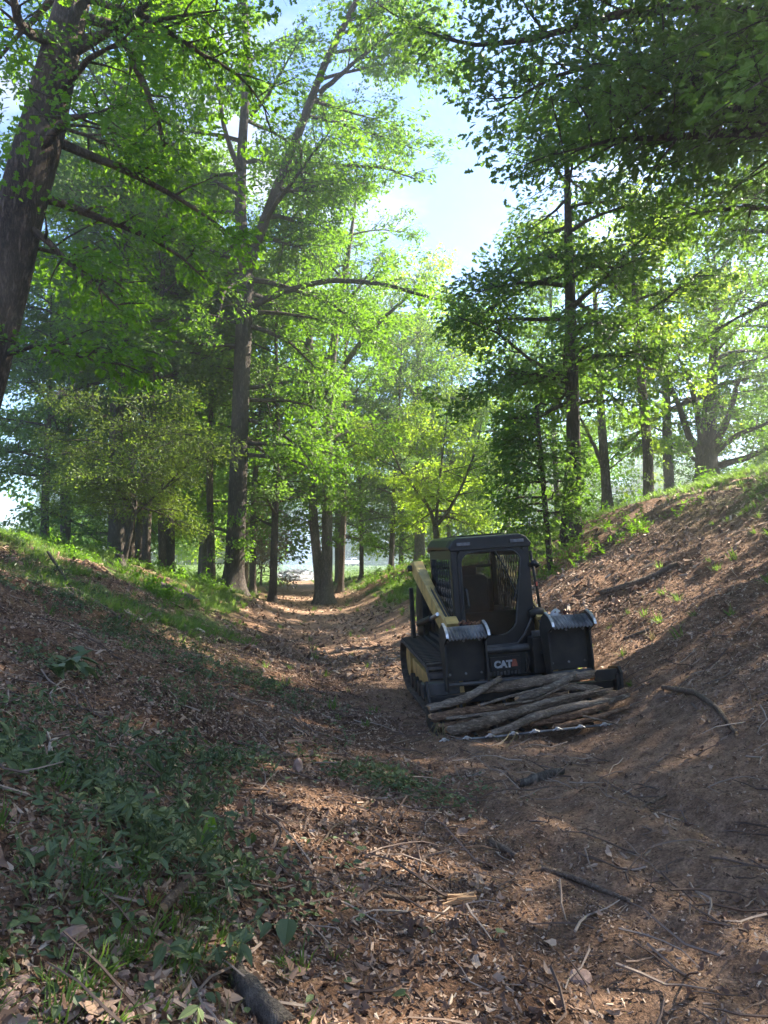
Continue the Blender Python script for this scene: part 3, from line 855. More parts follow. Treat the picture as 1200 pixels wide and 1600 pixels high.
MODELS = {
 'A': forest(201, 'dark', 'bark_dark', 24, .30, 7.0, 4.6, 30, k=11),
 'B': forest(202, 'mid', 'bark_brown', 21, .19, 7.0, 3.5, 26, k=10, bend=.6),
 'C': forest(203, 'dark', 'bark_dark', 17, .19, 3.6, 3.8, 26, bend=-.7),
 'D': forest(204, 'farlight', 'bark_grey', 23, .42, 5.0, 5.2, 30, csc=1.3, k=8),
 'E': forest(205, 'dark', 'bark_dark', 12, .19, 2.2, 3.3, 30, (-5, 40)),
}
FIRST = {}
for px, Y, k_, s_, rz, lab in PLACES:
    p = loc_at(px, Y)
    if k_ not in FIRST:
        o = MODELS[k_].build('forest_tree', p, lab, None, 'tree', rz, s_); FIRST[k_] = o
    else:
        o = copy_tree(FIRST[k_]); o.location = p; o.rotation_euler = (0, 0, rz); o.scale = (s_,) * 3; tag(o, lab, 'tree')
    o['group'] = 'forest trees around the valley'

# trees behind and beyond: nothing tells these apart but where they stand
FAR = {
 'G': forest(301, 'farmid', 'bark_brown', 20, .30, 2.6, 5.6, 28, (0, 45), 6, 1.5, .4, 8),
 'H': forest(302, 'farlight', 'bark_brown', 16, .25, 1.6, 5.2, 28, (0, 45), 7, 1.5, -.4, 8),
 'I': forest(303, 'fardark', 'bark_dark', 14, .25, .6, 4.6, 32, (-5, 45), 7, 1.5, 0, 8),
 'J': forest(304, 'farmid', 'bark_brown', 7, .10, .3, 2.6, 22, (0, 50), 7, 1.1, 0, 6),
}
def far_tree(k_, x, y, s_, lab, grp):
    p = Vector((x, y, gz(x, y) - .15))
    if k_ not in FIRST:
        FIRST[k_] = FAR[k_].build('forest_tree', p, lab, grp, 'tree', random.uniform(0, 6.2), s_)
        return FIRST[k_]
    o = copy_tree(FIRST[k_]); o.location = p; o.rotation_euler = (0, 0, random.uniform(0, 6.2)); o.scale = (s_,) * 3
    tag(o, lab, 'tree', grp); return o
rr_ = random.Random(5)
GR = [
 ('leafy wood on the left behind the nearer trunks, one of many alike crowns', 'background trees on the left', [(-14, 40), (-17, 48), (-13, 54), (-16, 66), (-20, 84)], 'GHG', (.95, 1.2)),
 ('leafy crown in the middle distance behind the grey twin trunk', 'background trees in the middle', [(-3.5, 58), (1.5, 62), (6, 66), (10, 60)], 'GHH', (.8, 1.1)),
 ('leafy crown behind the crest of the right bank', 'background trees on the right', [(27, 45), (33, 54)], 'HGI', (.7, .95)),
]
for lab, grp, spots, ks, sr in GR:
    for i, (x, y) in enumerate(spots):
        far_tree(ks[i % len(ks)], x, y, rr_.uniform(*sr), lab, grp)
for i in range(46):
    x = -80 + i * 3.9 + rr_.uniform(-2, 2); y = 200 + rr_.uniform(-12, 34) - abs(x + 8) * .35
    far_tree('IGI'[i % 3], x, y, rr_.uniform(1.3, 1.9), 'hazy tree in the distant wood line at the end of the valley', 'distant wood line')
for i, (x, y) in enumerate([(-26, 62), (-30, 70), (-35, 78), (-40, 72), (-46, 84), (-38, 92), (-52, 98), (18, 42), (23, 40), (14, 46), (26, 52), (12, 52), (20, 36)]):
    far_tree('J', x, y, rr_.uniform(.55, .9), 'low sunlit bushy tree at the edge of the open grass' if i < 7 else 'low bushy tree filling the gap behind the right crest', 'low trees left' if i < 7 else 'low trees right')
# unseen trees added up the right bank to shade the ground in view
for i, (x, y, k_) in enumerate([(18, 15.5, 'G'), (14.5, 3.5, 'H')]):
    far_tree(k_, x, y, rr_.uniform(.85, 1.0), 'unseen oak added up the right bank for its shade', 'unseen bank trees added for shade')
# the dead brown shrub beside the medium trunk
p = loc_at(408, 52)
t = Tree(401, 'rusty', 'bark_brown', 1.2); t.stem([(0, 0, 0), (.1, 0, 2), (0, 0, 5)], [.08, .06, .02], 7)
t.auto(16, .8, 4.8, lambda f: 2.0 - f, (10, 50), k=8, Ls=1.0); t.build('withered_tree', p, 'withered rusty brown tree left of the smoke', cat='tree')

# ------------------------------------------------------------------ ground litter
def chip_mesh(name, seed, m):
    rg = random.Random(seed); mb = MB()
    l, w = rg.uniform(.02, .06), rg.uniform(.006, .018)
    mb.box((0, 0, 0), (l, w, .006), (rg.uniform(-.1, .1), rg.uniform(-.1, .1), 0))
    mb.v[0][:, :] += np.array([[rg.uniform(-.007, .007) * (1, .7, .6)[q_] for q_ in range(3)] for _ in range(8)])
    return mb.mesh(name, m)
def deadleaf_mesh(name, seed, m, size=.075):
    rg = random.Random(seed); mb = MB(); n = 9
    pts = []
    for i in range(n):
        a = i / n * 6.283; r = size * .5 * rg.uniform(.55, 1.15) * (1.3 if i in (0, 4) else 1)
        x, y = r * math.cos(a), r * .7 * math.sin(a)
        pts.append((x, y, 12 * x * x * rg.uniform(.2, 1) + rg.uniform(-.2, .5) * abs(y) + rg.uniform(0, .008)))
    vs = [(0, 0, 0)] + pts
    mb.add(vs, [(0, i + 1, (i + 1) % n + 1) for i in range(n)])
    return mb.mesh(name, m)
def stick_mesh(name, seed, m, ln=.22, r=.004):
    rg = np.random.default_rng(seed); mb = MB()
    P = polyline((-ln / 2, 0, 0), 0, rg.normal(0, .08), ln, 5, rg, 0, .25)
    mb.tube(P, [r, r * .9, r * .8, r * .6, r * .4], 4)
    return mb.mesh(name, m)
def flatleaf_mesh(name, seed, m, size=.085, n=1):
    rg = random.Random(seed); mb = MB()
    for i in range(n):
        leaf(mb, (rg.uniform(-.04, .04) * n, rg.uniform(-.04, .04) * n, .01 + .012 * i), rg.uniform(0, 6.28), rg.gauss(.05, .3), rg.gauss(0, .4), size * rg.uniform(.7, 1.2), OVAL, rg.uniform(.1, .5), rg.uniform(.8, 1.2))
    return mb.mesh(name, m)
def tuft_mesh(name, seed, m, n=16, h=.13, w=.0045):
    rg = random.Random(seed); mb = MB()
    for i in range(n):
        a = rg.uniform(0, 6.28); r = rg.uniform(0, .06); hh = h * rg.uniform(.5, 1.2); lean = rg.uniform(.1, .9) * hh
        bx, by = r * math.cos(a), r * math.sin(a); da = a + rg.gauss(0, .6); px_, py_ = -math.sin(da) * w, math.cos(da) * w
        vs = []
        for k, (t_, ww) in enumerate(((0, 1), (.5, .9), (1, 0))):
            x, y, z = bx + math.cos(da) * lean * t_ ** 1.8, by + math.sin(da) * lean * t_ ** 1.8, hh * t_ * (1 - .15 * t_)
            vs += [(x + px_ * ww, y + py_ * ww, z), (x - px_ * ww, y - py_ * ww, z)]
        mb.add(vs[:5], [(0, 1, 3, 2), (2, 3, 4)])
    return mb.mesh(name, m)
def weed_mesh(name, seed, m, h=.30, n=12, ls=.06):
    rg = random.Random(seed); nr = np.random.default_rng(seed); mb = MB()
    for q in range(3):
        P = polyline((rg.uniform(-.05, .05), rg.uniform(-.05, .05), 0), rg.uniform(0, 6.28), rg.uniform(.8, 1.4), h * rg.uniform(.6, 1.1), 5, nr, -.3, .15)
        mb.tube(P, .0022, 3, False)
        for i in range(n // 2):
            t_ = rg.uniform(.25, 1) * 4; a = min(int(t_), 3); f = t_ - a; p = P[a] * (1 - f) + P[a + 1] * f
            leaf(mb, p, rg.uniform(0, 6.28), rg.gauss(-.1, .4), rg.gauss(0, .3), ls * rg.uniform(.6, 1.3), OVAL, .3, .7)
    return mb.mesh(name, m)

C_CHIP = hidden_collection('chips', [chip_mesh('chip%d' % i, i, 'chip_mix') for i in range(6)])
C_DEAD = hidden_collection('deadleaf', [deadleaf_mesh('dl%d' % i, i, 'litter_mix') for i in range(6)])
C_STICK = hidden_collection('sticklet', [stick_mesh('st%d' % i, i, 'twig_mix', .14 + .05 * i) for i in range(5)])
C_GREEN = hidden_collection('greenleaf', [flatleaf_mesh('gl%d' % i, i, 'leaf_cut', .085, 1 + i % 3) for i in range(6)])
C_TUFT = hidden_collection('tuft', [tuft_mesh('tf%d' % i, i, 'grass_blade') for i in range(4)] + [tuft_mesh('tfd', 9, 'grass_dry', 8)])
C_BIGT = hidden_collection('bigtuft', [tuft_mesh('bt%d' % i, 20 + i, 'grass_blade', 26, .3, .012) for i in range(4)])
C_WEED = hidden_collection('weed', [weed_mesh('wd%d' % i, i, 'leaf_cut') for i in range(4)])
C_SPRIG = hidden_collection('sprig', [weed_mesh('sg%d' % i, 40 + i, 'leaf_mid', .35, 20, .07) for i in range(4)])

def slope_rot(x, y, jit, yaw=None):
    e = .12
    gx = (H0(x + e, y) - H0(x - e, y)) / (2 * e); gy = (H0(x, y + e) - H0(x, y - e)) / (2 * e)
    n = len(x)
    yaw = R.uniform(0, 6.283, n) if yaw is None else yaw
    # tilt in the instance's own frame
    c, s = np.cos(yaw), np.sin(yaw)
    gu = gx * c + gy * s; gv = -gx * s + gy * c
    return np.stack([np.arctan(gv) + R.normal(0, jit, n), -np.arctan(gu) + R.normal(0, jit, n), yaw], 1)
def cand(n, y0, y1, spread=.62, power=1.6):
    """points in the fan in front of the camera and a little to its sides, thinning with distance"""
    t = R.uniform(0, 1, n); y = y0 + (y1 - y0) * t ** power
    x = R.uniform(-1, 1, n) * (y * spread + 1.5)
    return x, y
def put(name, coll, x, y, scl, jit=.25, lift=.0, label=None, cat=None):
    z = H(x, y) + lift
    o = scatter(name, coll, np.stack([x, y, z], 1), slope_rot(x, y, jit), scl)
    tag(o, label, cat); return o

x, y = cand(260000, 1.6, 18, power=1.35); g, bb = zones(x, y)
trod = np.exp(-((x - xc(y) - .8) / 1.5) ** 4)
keep = (R.uniform(0, 1, len(x)) > g * .8) & (R.uniform(0, 1, len(x)) < (.15 + fbm(x * 1.1, y * 1.1, 71) * 1.3) * (1 - .45 * trod))
x, y = x[keep], y[keep]
put('wood_chips', C_CHIP, x, y, R.uniform(.18, .62, len(x)) ** 1.0 * (1 + y * .06) * np.where(R.uniform(0, 1, len(x)) < .03, 1.9, 1) * (1 - .35 * trod[keep]), .5, .003, 'brown wood chips and bark crumbs strewn over the dirt path and banks', 'wood chips')
x, y = cand(42000, 1.6, 22, power=1.5); g, bb = zones(x, y); u = x - xc(y)
keep = (R.uniform(0, 1, len(x)) < np.clip(fbm(x * .8, y * .8, 77) * 2.6 - .75, .06, 1)) & (R.uniform(0, 1, len(x)) > g * .7) & (R.uniform(0, 1, len(x)) > .8 * np.clip((u + 1.2) / .8, 0, 1))
x, y = x[keep], y[keep]
put('dead_leaves', C_DEAD, x, y, R.uniform(.25, .85, len(x)) * np.where(R.uniform(0, 1, len(x)) < .06, 1.5, 1), .5, .012, 'brown dead leaves lying over the forest floor', 'dead leaves')
x, y = cand(6500, 1.7, 24, power=1.4)
keep = R.uniform(0, 1, len(x)) < np.clip(fbm(x * .5, y * .5, 79) * 1.6 - .3, .1, 1)
x, y = x[keep], y[keep]
put('fallen_twigs', C_STICK, x, y, R.uniform(.5, 1.9, len(x)), .2, .012, 'thin broken twigs scattered over the ground', 'twigs')

x, y = cand(26000, 12, 48, .5, 1.1); g, bb = zones(x, y)
keep = (R.uniform(0, 1, len(x)) > g) & (R.uniform(0, 1, len(x)) < fbm(x * .7, y * .7, 73) * 1.5 - .2); x, y = x[keep], y[keep]
put('soil_crumbs', C_CHIP, x, y, R.uniform(1.2, 4.0, len(x)), .6, .01, 'loose soil crumbs and bark along the further path', 'soil crumbs')
# heaps of cut green leaves
HEAPS = [(90, 1225, .95, .40, 2.2), (190, 1265, .6, .3, .8), (60, 1150, .8, .5, .8), (560, 1215, .7, .38, .75), (640, 1235, .35, .25, .6), (380, 1190, .5, .3, .45), (280, 1180, .45, .35, .5), (230, 1400, .35, .3, .2),
         (430, 1078, .6, .3, 1.0), (300, 1040, 1.1, .45, .35), (100, 1050, .6, .3, .5), (150, 960, 1.5, .8, .25), (60, 930, 1.8, 1.0, .25), (330, 1350, .4, .4, .3), (300, 1480, .35, .3, .22), (620, 1470, .15, .1, .2), (60, 1520, .3, .3, .35)]
hx, hy = [], []
for px, py, rx, ry, dn in HEAPS:
    c = spot(px, py); n = int(1700 * dn * rx * (ry + .25))
    hx.append(c.x + R.normal(0, rx * .6, n)); hy.append(c.y + R.normal(0, ry * .75, n))
hx = np.concatenate(hx); hy = np.concatenate(hy)
keep = R.uniform(0, 1, len(hx)) < np.clip(fbm(hx * 1.9, hy * 1.9, 63, 3) * 4.2 - 1.35, .06, 1); hx, hy = hx[keep], hy[keep]
put('cut_green_leaves', C_GREEN, hx, hy, R.uniform(.28, .66, len(hx)), .35, R.uniform(.0, .05, len(hx)), 'heaps of freshly cut green leaves on the left bank and path', 'green leaves')
n = len(hx) // 30
ii = R.integers(0, len(hx), n)
put('cut_weeds', C_WEED, hx[ii], hy[ii], R.uniform(.35, .75, n), .7, .0, 'uprooted leafy weeds lying among the cut leaves', 'weeds')
x, y = cand(3800, 1.9, 16, power=1.2); u = x - xc(y)
keep = (u < -1.6 - .12 * y) & (fbm(x * .9, y * .9, 81) > .56); x, y = x[keep], y[keep]
put('bank_weeds', C_WEED, x, y, R.uniform(.4, 1.0, len(x)), .3, .0, 'low green weeds growing on the left bank', 'weeds')

gx_, gy_ = [], []
for px, py, rx, ry, n in ((230, 1420, .3, .25, 34), (270, 1500, .28, .15, 26), (40, 1540, .2, .12, 30), (340, 1400, .3, .3, 18)):
    c = spot(px, py); gx_.append(c.x + R.normal(0, rx, n)); gy_.append(c.y + R.normal(0, ry, n))
gx_ = np.concatenate(gx_); gy_ = np.concatenate(gy_)
put('foreground_grass', C_TUFT, gx_, gy_, R.uniform(.3, .8, len(gx_)), .3, -.004, 'sparse green grass blades in the left foreground', 'grass')
# grass
x, y = cand(60000, 8, 45, .66, 1.25); g, bb = zones(x, y)
keep = R.uniform(0, 1, len(x)) < g ** 1.6 * np.clip(fbm(x * 1.3, y * 1.3, 55) * 2.4 - .65, .05, .9) + .006; x, y = x[keep], y[keep]
put('short_grass', C_TUFT, x, y, R.uniform(.6, 1.5, len(x)) * (1 + np.clip(y - 10, 0, 30) * .02), .15, -.005, 'short green grass in patches on both banks', 'grass')
x, y = cand(30000, 20, 190, .66, 1.3); g, bb = zones(x, y)
keep = R.uniform(0, 1, len(x)) < g * .9; x, y = x[keep], y[keep]
put('meadow_grass', C_BIGT, x, y, R.uniform(.5, 1.1, len(x)), .15, -.01, 'taller sunlit grass beyond the banks and along the crest', 'grass')
# leafy undergrowth below the slender tree and along the banks
x, y = cand(9000, 12, 60, .66, 1.1); u = x - xc(y); nn = fbm(x * .45, y * .45, 91)
keep = ((u > 4.2) & (u < 7.5) & (y > 16) & (y < 26) & (nn > .36)) | ((u < -3.6) & (nn > .60)) | ((u > 3) & (nn > .62) & (y > 22)); x, y = x[keep], y[keep]
put('undergrowth', C_SPRIG, x, y, R.uniform(.5, 1.5, len(x)) * (1 + (y > 25) * .5), .2, 0, 'leafy green undergrowth sprouting on the bank slopes', 'undergrowth')

# ------------------------------------------------------------------ compact track loader
LX, LY = 1.30, 10.0
lz = (gz(LX - .75, LY) + gz(LX + .75, LY) + gz(LX - .75, LY - 1) + gz(LX + .75, LY - 1)) / 4
loader = empty('track_loader', (LX, LY, lz - .02), 0)
loader.rotation_euler = (rad(0), rad(-4.0), rad(6))
tag(loader, 'black and yellow compact track loader carrying a load of logs in its grapple', 'loader')
LM = Matrix.Translation(loader.location) @ loader.rotation_euler.to_matrix().to_4x4()
def lw(x, y, z): return LM @ Vector((x, y, z))
def part(mb, name, m, parent=loader, bevel=0, smooth=False): return mb.build(name, m, parent, smooth, bevel)

def track_loop(n=64):
    """closed (y,z) loop of the track, even steps"""
    c = [(-1.02, .34, .30), (1.05, .40, .30)]
    pts = []
    a0, a1 = rad(260), rad(88)
    for a in np.linspace(rad(268), rad(95), 14): pts.append((c[0][0] + .30 * math.cos(a), c[0][1] + .30 * math.sin(a)))
    for a in np.linspace(rad(88), rad(-62), 14): pts.append((c[1][0] + .31 * math.cos(a), c[1][1] + .31 * math.sin(a)))
    pts.append((.85, .045))
    P = np.array(pts + [pts[0]]); d = np.concatenate([[0], np.cumsum(np.linalg.norm(np.diff(P, axis=0), axis=1))])
    t = np.linspace(0, d[-1], n + 1)[:-1]
    return np.stack([np.interp(t, d, P[:, 0]), np.interp(t, d, P[:, 1])], 1)
lug_me = MB().box((0, 0, 0), (.37, .045, .035)).mesh('tread_lug', 'track_rubber')
for sx in (-1, 1):
    x0, x1 = sx * .69 - .2, sx * .69 + .2
    Lp = track_loop(56); ctr = Lp.mean(0)
    T = np.roll(Lp, -1, 0) - np.roll(Lp, 1, 0); T /= np.linalg.norm(T, axis=1)[:, None]
    Nn = np.stack([T[:, 1], -T[:, 0]], 1)
    if np.sum((Lp - ctr) * Nn) < 0: Nn = -Nn
    inner = Lp - Nn * .035
    mb = MB(); n = len(Lp)
    vs = [(x0, *p) for p in Lp] + [(x1, *p) for p in Lp] + [(x0, *p) for p in inner] + [(x1, *p) for p in inner]
    fs = []
    for i in range(n):
        j = (i + 1) % n
        fs += [(i, j, n + j, n + i), (2 * n + i, 3 * n + i, 3 * n + j, 2 * n + j), (i, 2 * n + i, 2 * n + j, j), (n + i, n + j, 3 * n + j, 3 * n + i)]
    mb.add(vs, fs); tr = part(mb, 'track', 'track_rubber')
    for i in range(n):
        o = bpy.data.objects.new('tread_lug', lug_me); COL.objects.link(o); o.parent = tr
        q = Lp[i] + Nn[i] * .012
        o.location = (sx * .69, q[0], q[1]); o.rotation_euler = (math.atan2(T[i][1], T[i][0]), 0, 0)
    # wheels inside the track
    xo = sx * .69
    mb = MB().cyl((xo - .14, -1.02, .34), (xo + .14, -1.02, .34), .24, 24); w = part(mb, 'idler_wheel', 'yellow_paint', bevel=.01)
    mb = MB().cyl((xo - .17, -1.02, .34), (xo + .17, -1.02, .34), .09, 16); part(mb, 'hub', 'dusty_black', w)
    mb = MB().cyl((xo - .12, 1.05, .40), (xo + .12, 1.05, .40), .22, 24); w = part(mb, 'drive_sprocket', 'yellow_paint', bevel=.01)
    mb = MB()
    for k in range(12):
        a = k * math.pi / 6; mb.box((xo, 1.05 + .235 * math.cos(a), .40 + .235 * math.sin(a)), (.10, .05, .04), (a, 0, 0))
    part(mb, 'sprocket_teeth', 'worn_steel', w)
    for k in range(5):
        part(MB().cyl((xo - .15, -.6 + k * .32, .17), (xo + .15, -.6 + k * .32, .17), .105, 18), 'roller', 'dusty_black', bevel=.008)
    part(MB().prism([(-.95, .30), (-.8, .42), (.85, .46), (.95, .34), (.8, .22), (-.8, .22)], xo - .09, xo + .09), 'track_frame', 'yellow_paint', bevel=.01)
    # mud guard shelf over the track's inner edge
    part(MB().prism([(-.75, .70), (-.7, .76), (1.2, .80), (1.2, .74)], sx * .50, sx * .60), 'fender', 'dusty_black', bevel=.006)

part(MB().prism([(-1.12, .28), (-1.18, .60), (-1.0, .80), (1.25, .85), (1.4, .7), (1.4, .3), (1.2, .2), (-1.0, .2)], -.53, .53), 'chassis', 'dusty_black', bevel=.02)
hood = part(MB().prism([(.55, .84), (.55, 1.42), (1.15, 1.40), (1.45, 1.25), (1.5, .7), (1.4, .6), (.8, .6)], -.50, .50), 'engine_hood', 'black_paint', bevel=.03)
for k in range(5): part(MB().box((0, .8 + k * .1, 1.425), (.7, .04, .014)), 'louver', 'dusty_black', hood)
for sx in (-1, 1):
    part(MB().prism([(.75, .70), (.72, 1.35), (.86, 1.55), (1.12, 1.52), (1.35, 1.2), (1.4, .72)], sx * .60, sx * .50), 'rear_tower', 'dusty_black', bevel=.015)
    part(MB().prism([(.92, .66), (.86, 1.46), (.98, 1.46), (1.12, .66)], sx * .69, sx * .74), 'tower_link', 'dusty_black', bevel=.01)
    part(MB().cyl((sx * .47, .95, 1.74), (sx * .74, .95, 1.74), .045, 14), 'pivot_pin', 'dusty_black')
    part(MB().cyl((sx * .66, .75, .95), (sx * .65, -.35, 1.12), .045, 12), 'lift_cylinder', 'dusty_black')
    part(MB().cyl((sx * .65, -.35, 1.12), (sx * .64, -.75, 1.2), .024, 10), 'cylinder_rod', 'bare_tip')
    # lift arm: a box beam from the rear pivot sloping down past the cab, then dropping to the coupler
    prof = [(1.05, 1.70), (1.02, 1.82), (.84, 1.84), (-.85, 1.20), (-1.18, 1.06), (-1.34, .80), (-1.52, .28), (-1.50, .16), (-1.36, .16), (-1.30, .34), (-1.12, .74), (-.96, .92), (-.72, 1.00), (.80, 1.58)]
    xa, xb = (sx * .60, sx * .74)
    arm = MB(); n = len(prof)
    vs = []
    for t_x in (0, 1):
        for (yy, zz) in prof:
            sh = .22 * min(1, max(0, (1.0 - yy) / 2.3))          # the arm closes in towards the front
            vs.append((sx * ((.53 + .15 * t_x) - sh * (.05 + .30 * t_x)), yy, zz))
    fs = [tuple(range(n)), tuple(range(2 * n - 1, n - 1, -1))] + [(i, i + n, (i + 1) % n + n, (i + 1) % n) for i in range(n)]
    arm.add(vs, fs); a_ = part(arm, 'lift_arm', 'yellow_paint', bevel=.014)
    part(MB().prism([(-1.02, 1.13), (-1.20, 1.075), (-1.24, 1.12), (-1.05, 1.19)], sx * .47, sx * .62), 'arm_cap', 'yellow_paint', a_, bevel=.006)
    part(MB().cyl((sx * .44, -1.36, .55), (sx * .66, -1.36, .55), .05, 14), 'arm_pin', 'worn_steel', a_)

for sx in (-1, 1):
    for q in range(2):
        part(MB().tube([(sx * (.55 + q * .05), .6, 1.70), (sx * (.54 + q * .05), -.2, 1.44), (sx * (.53 + q * .04), -.85, 1.20), (sx * (.50 + q * .03), -1.25, 1.04), (sx * .42, -1.45, .72)], .014, 6), 'hose', 'dark_rubber', smooth=True)
# cab
part(MB().prism([(-1.06, .78), (-1.02, .86), (.55, .86), (.55, .78)], -.48, .48), 'cab_floor', 'dusty_black', bevel=.01)
roofp = [(-.52, 2.00), (-.46, 2.085), (-.40, 2.115), (.40, 2.115), (.46, 2.085), (.52, 2.00), (.50, 1.96), (-.50, 1.96)]
mb = MB(); n = len(roofp)
def ringy(y, k, dz): return [(x * k, y, z + dz) for x, z in roofp]
vs = ringy(-1.09, .985, -.005) + ringy(-.95, 1.0, .012) + ringy(.5, .97, .03) + ringy(.66, .93, -.02)
fs = [tuple(range(n)), tuple(range(4 * n - 1, 3 * n - 1, -1))]
for q in range(3): fs += [(q * n + i, (q + 1) * n + i, (q + 1) * n + (i + 1) % n, q * n + (i + 1) % n) for i in range(n)]
mb.add(vs, fs); roof = part(mb, 'cab_roof', 'black_paint', bevel=.012)
part(MB().box((0, -.2, 2.142), (.6, .9, .012)), 'roof_panel', 'dusty_black', roof, bevel=.01)
for sx in (-1, 1):
    part(MB().box((sx * .33, -1.096, 2.035), (.17, .03, .042)), 'work_light', 'lamp_lens', bevel=.006)
    part(MB().prism([(-1.06, .85), (-1.06, 1.99), (-.94, 1.99), (-.96, .85)], sx * .485, sx * .40), 'front_pillar', 'black_paint', bevel=.012)
    part(MB().prism([(.50, .85), (.46, 1.98), (.56, 1.98), (.60, .85)], sx * .465, sx * .39), 'rear_pillar', 'black_paint', bevel=.01)
    # side panel: lower plate and perforated screen with real openings
    part(MB().prism([(-.96, .85), (-.96, 1.14), (.50, 1.14), (.50, .85)], sx * .475, sx * .455), 'side_plate', 'black_paint')
    part(MB().prism([(-.95, 1.86), (-.95, 1.97), (.48, 1.97), (.48, 1.86)], sx * .475, sx * .44), 'side_header', 'black_paint')
    sm = MB()
    for k in range(-8, 16):
        for sg in (-1, 1):
            y0_, z0_ = -.94 + k * .12, 1.14
            y1_, z1_ = y0_ + sg * .36, 1.86
            if sg < 0: y0_, y1_ = y0_ + .36, y1_ + .36
            ya, yb = -.94, .48
            za, zb = z0_, z1_
            # clip to the opening
            if y1_ == y0_: continue
            def zc(yq): return z0_ + (yq - y0_) / (y1_ - y0_) * (z1_ - z0_)
            P0, P1 = [y0_, za], [y1_, zb]
            ok = True
            for P_ in (P0, P1):
                if P_[0] < ya: P_[1] = zc(ya); P_[0] = ya
                if P_[0] > yb: P_[1] = zc(yb); P_[0] = yb
            if min(P0[1], P1[1]) < 1.139 or max(P0[1], P1[1]) > 1.861 or abs(P0[0] - P1[0]) < .02: continue
            sm.tube([(sx * .468, *P0), (sx * .468, *P1)], .006, 4, False)
    part(sm, 'side_screen', 'black_paint')
# front door: frame with a rounded glass opening, sill dropping to a narrow foot
def rrect(x0, x1, z0, z1, r, n=6, cut=None):
    pts = []
    for cx_, cz_, a in ((x1 - r, z1 - r, 0), (x0 + r, z1 - r, 90), (x0 + r, z0 + r, 180), (x1 - r, z0 + r, 270)):
        for k in range(n + 1):
            t_ = rad(a + 90 * k / n); pts.append((cx_ + r * math.cos(t_), cz_ + r * math.sin(t_)))
    return pts
inn = rrect(-.37, .36, .92, 1.93, .13); out = rrect(-.41, .41, .80, 1.97, .10)
inn = [(x - (max(0, 1.25 - z) * .55 if x > 0 else 0), z) for x, z in inn]
mb = MB(); n = len(inn)
vs = [(x, -1.075, z) for x, z in out] + [(x, -1.075, z) for x, z in inn] + [(x, -1.03, z) for x, z in inn] + [(x, -1.03, z) for x, z in out]
fs = []
for i in range(n):
    j = (i + 1) % n
    for q in range(4): fs.append((q * n + i, q * n + j, ((q + 1) % 4) * n + j, ((q + 1) % 4) * n + i))
mb.add(vs, fs); door = part(mb, 'door', 'black_paint')
part(MB().add([(x, -1.05, z) for x, z in inn] + [(x, -1.045, z) for x, z in inn], [tuple(range(n)), tuple(range(2 * n - 1, n - 1, -1))]), 'pane', 'tinted_glass', door)
mb = MB(); mb.tube([(x, -1.078, z) for x, z in inn] + [(inn[0][0], -1.078, inn[0][1])], .009, 6, False); part(mb, 'seal', 'grey_box', door, smooth=True)
part(MB().tube([(.05, -1.095, 1.93), (.16, -1.10, 1.72), (.29, -1.10, 1.36)], [.013, .011, .007], 6), 'wiper', 'dusty_black', door)
part(MB().box((.29, -1.10, 1.48), (.012, .014, .34), (0, .35, 0)), 'wiper_blade', 'dark_rubber', door)
part(MB().tube([(-.33, -1.09, 1.50), (-.33, -1.13, 1.47), (-.32, -1.13, 1.30), (-.32, -1.09, 1.27)], .012, 6), 'handle', 'grey_box', door)
# frame of the back window and its pane, bars seen through the glass
part(MB().prism([(.53, .85), (.53, 1.53), (.57, 1.53), (.60, .85)], -.39, .39), 'rear_panel', 'black_paint')
part(MB().box((0, .52, 1.93), (.78, .05, .08)), 'rear_header', 'black_paint')
part(MB().box((0, .51, 1.72), (.78, .035, .035)), 'rear_bar', 'black_paint')
part(MB().box((0, .54, 1.72), (.77, .006, .37)), 'rear_pane', 'tinted_glass')
# seat
s_ = part(MB().prism(rrect(-.27, .27, 1.06, 1.62, .10), .22, .34, 'y'), 'seat_back', 'seat_vinyl', bevel=.03)
part(MB().prism(rrect(-.12, .12, 1.60, 1.74, .05), .23, .31, 'y'), 'headrest', 'seat_vinyl', s_, bevel=.02)
part(MB().box((0, 0, 1.02), (.54, .55, .14)), 'seat_cushion', 'seat_vinyl', bevel=.04)
for sx in (-1, 1):
    c_ = part(MB().box((sx * .34, -.15, 1.12), (.12, .5, .14)), 'control_pod', 'seat_vinyl', bevel=.02)
    part(MB().tube([(sx * .33, -.32, 1.18), (sx * .32, -.34, 1.27), (sx * .31, -.36, 1.36)], [.014, .016, .024], 8), 'joystick', 'dark_rubber', c_, smooth=True)
part(MB().box((.05, -.80, 1.02), (.72, .05, .34)), 'dash_panel', 'black_paint', bevel=.02)
# right side: mirror knob, strap, swing arm
part(MB().tube([(.48, -1.05, 1.72), (.53, -1.10, 1.76), (.56, -1.12, 1.70)], [.03, .045, .03], 8), 'mirror', 'black_paint', smooth=True)
part(MB().tube([(.50, -1.05, 1.9), (.53, -1.07, 1.55), (.56, -1.07, 1.2)], .018, 6), 'grab_rail', 'dusty_black', smooth=True)
part(MB().box((.535, -1.10, 1.50), (.02, .012, .05)), 'warning_tag', 'orange_tag')
part(MB().tube([(.42, -1.10, 1.14), (.50, -1.14, 1.17), (.57, -1.16, 1.16)], [.05, .06, .05], 8), 'hydraulic_coupler', 'dusty_black', smooth=True)
part(MB().tube([(.45, -1.10, 1.12), (.34, -1.10, .92), (.24, -1.10, .81), (-.18, -1.10, .80)], [.014] * 4, 6, False), 'door_sill_bar', 'grey_box', smooth=True)

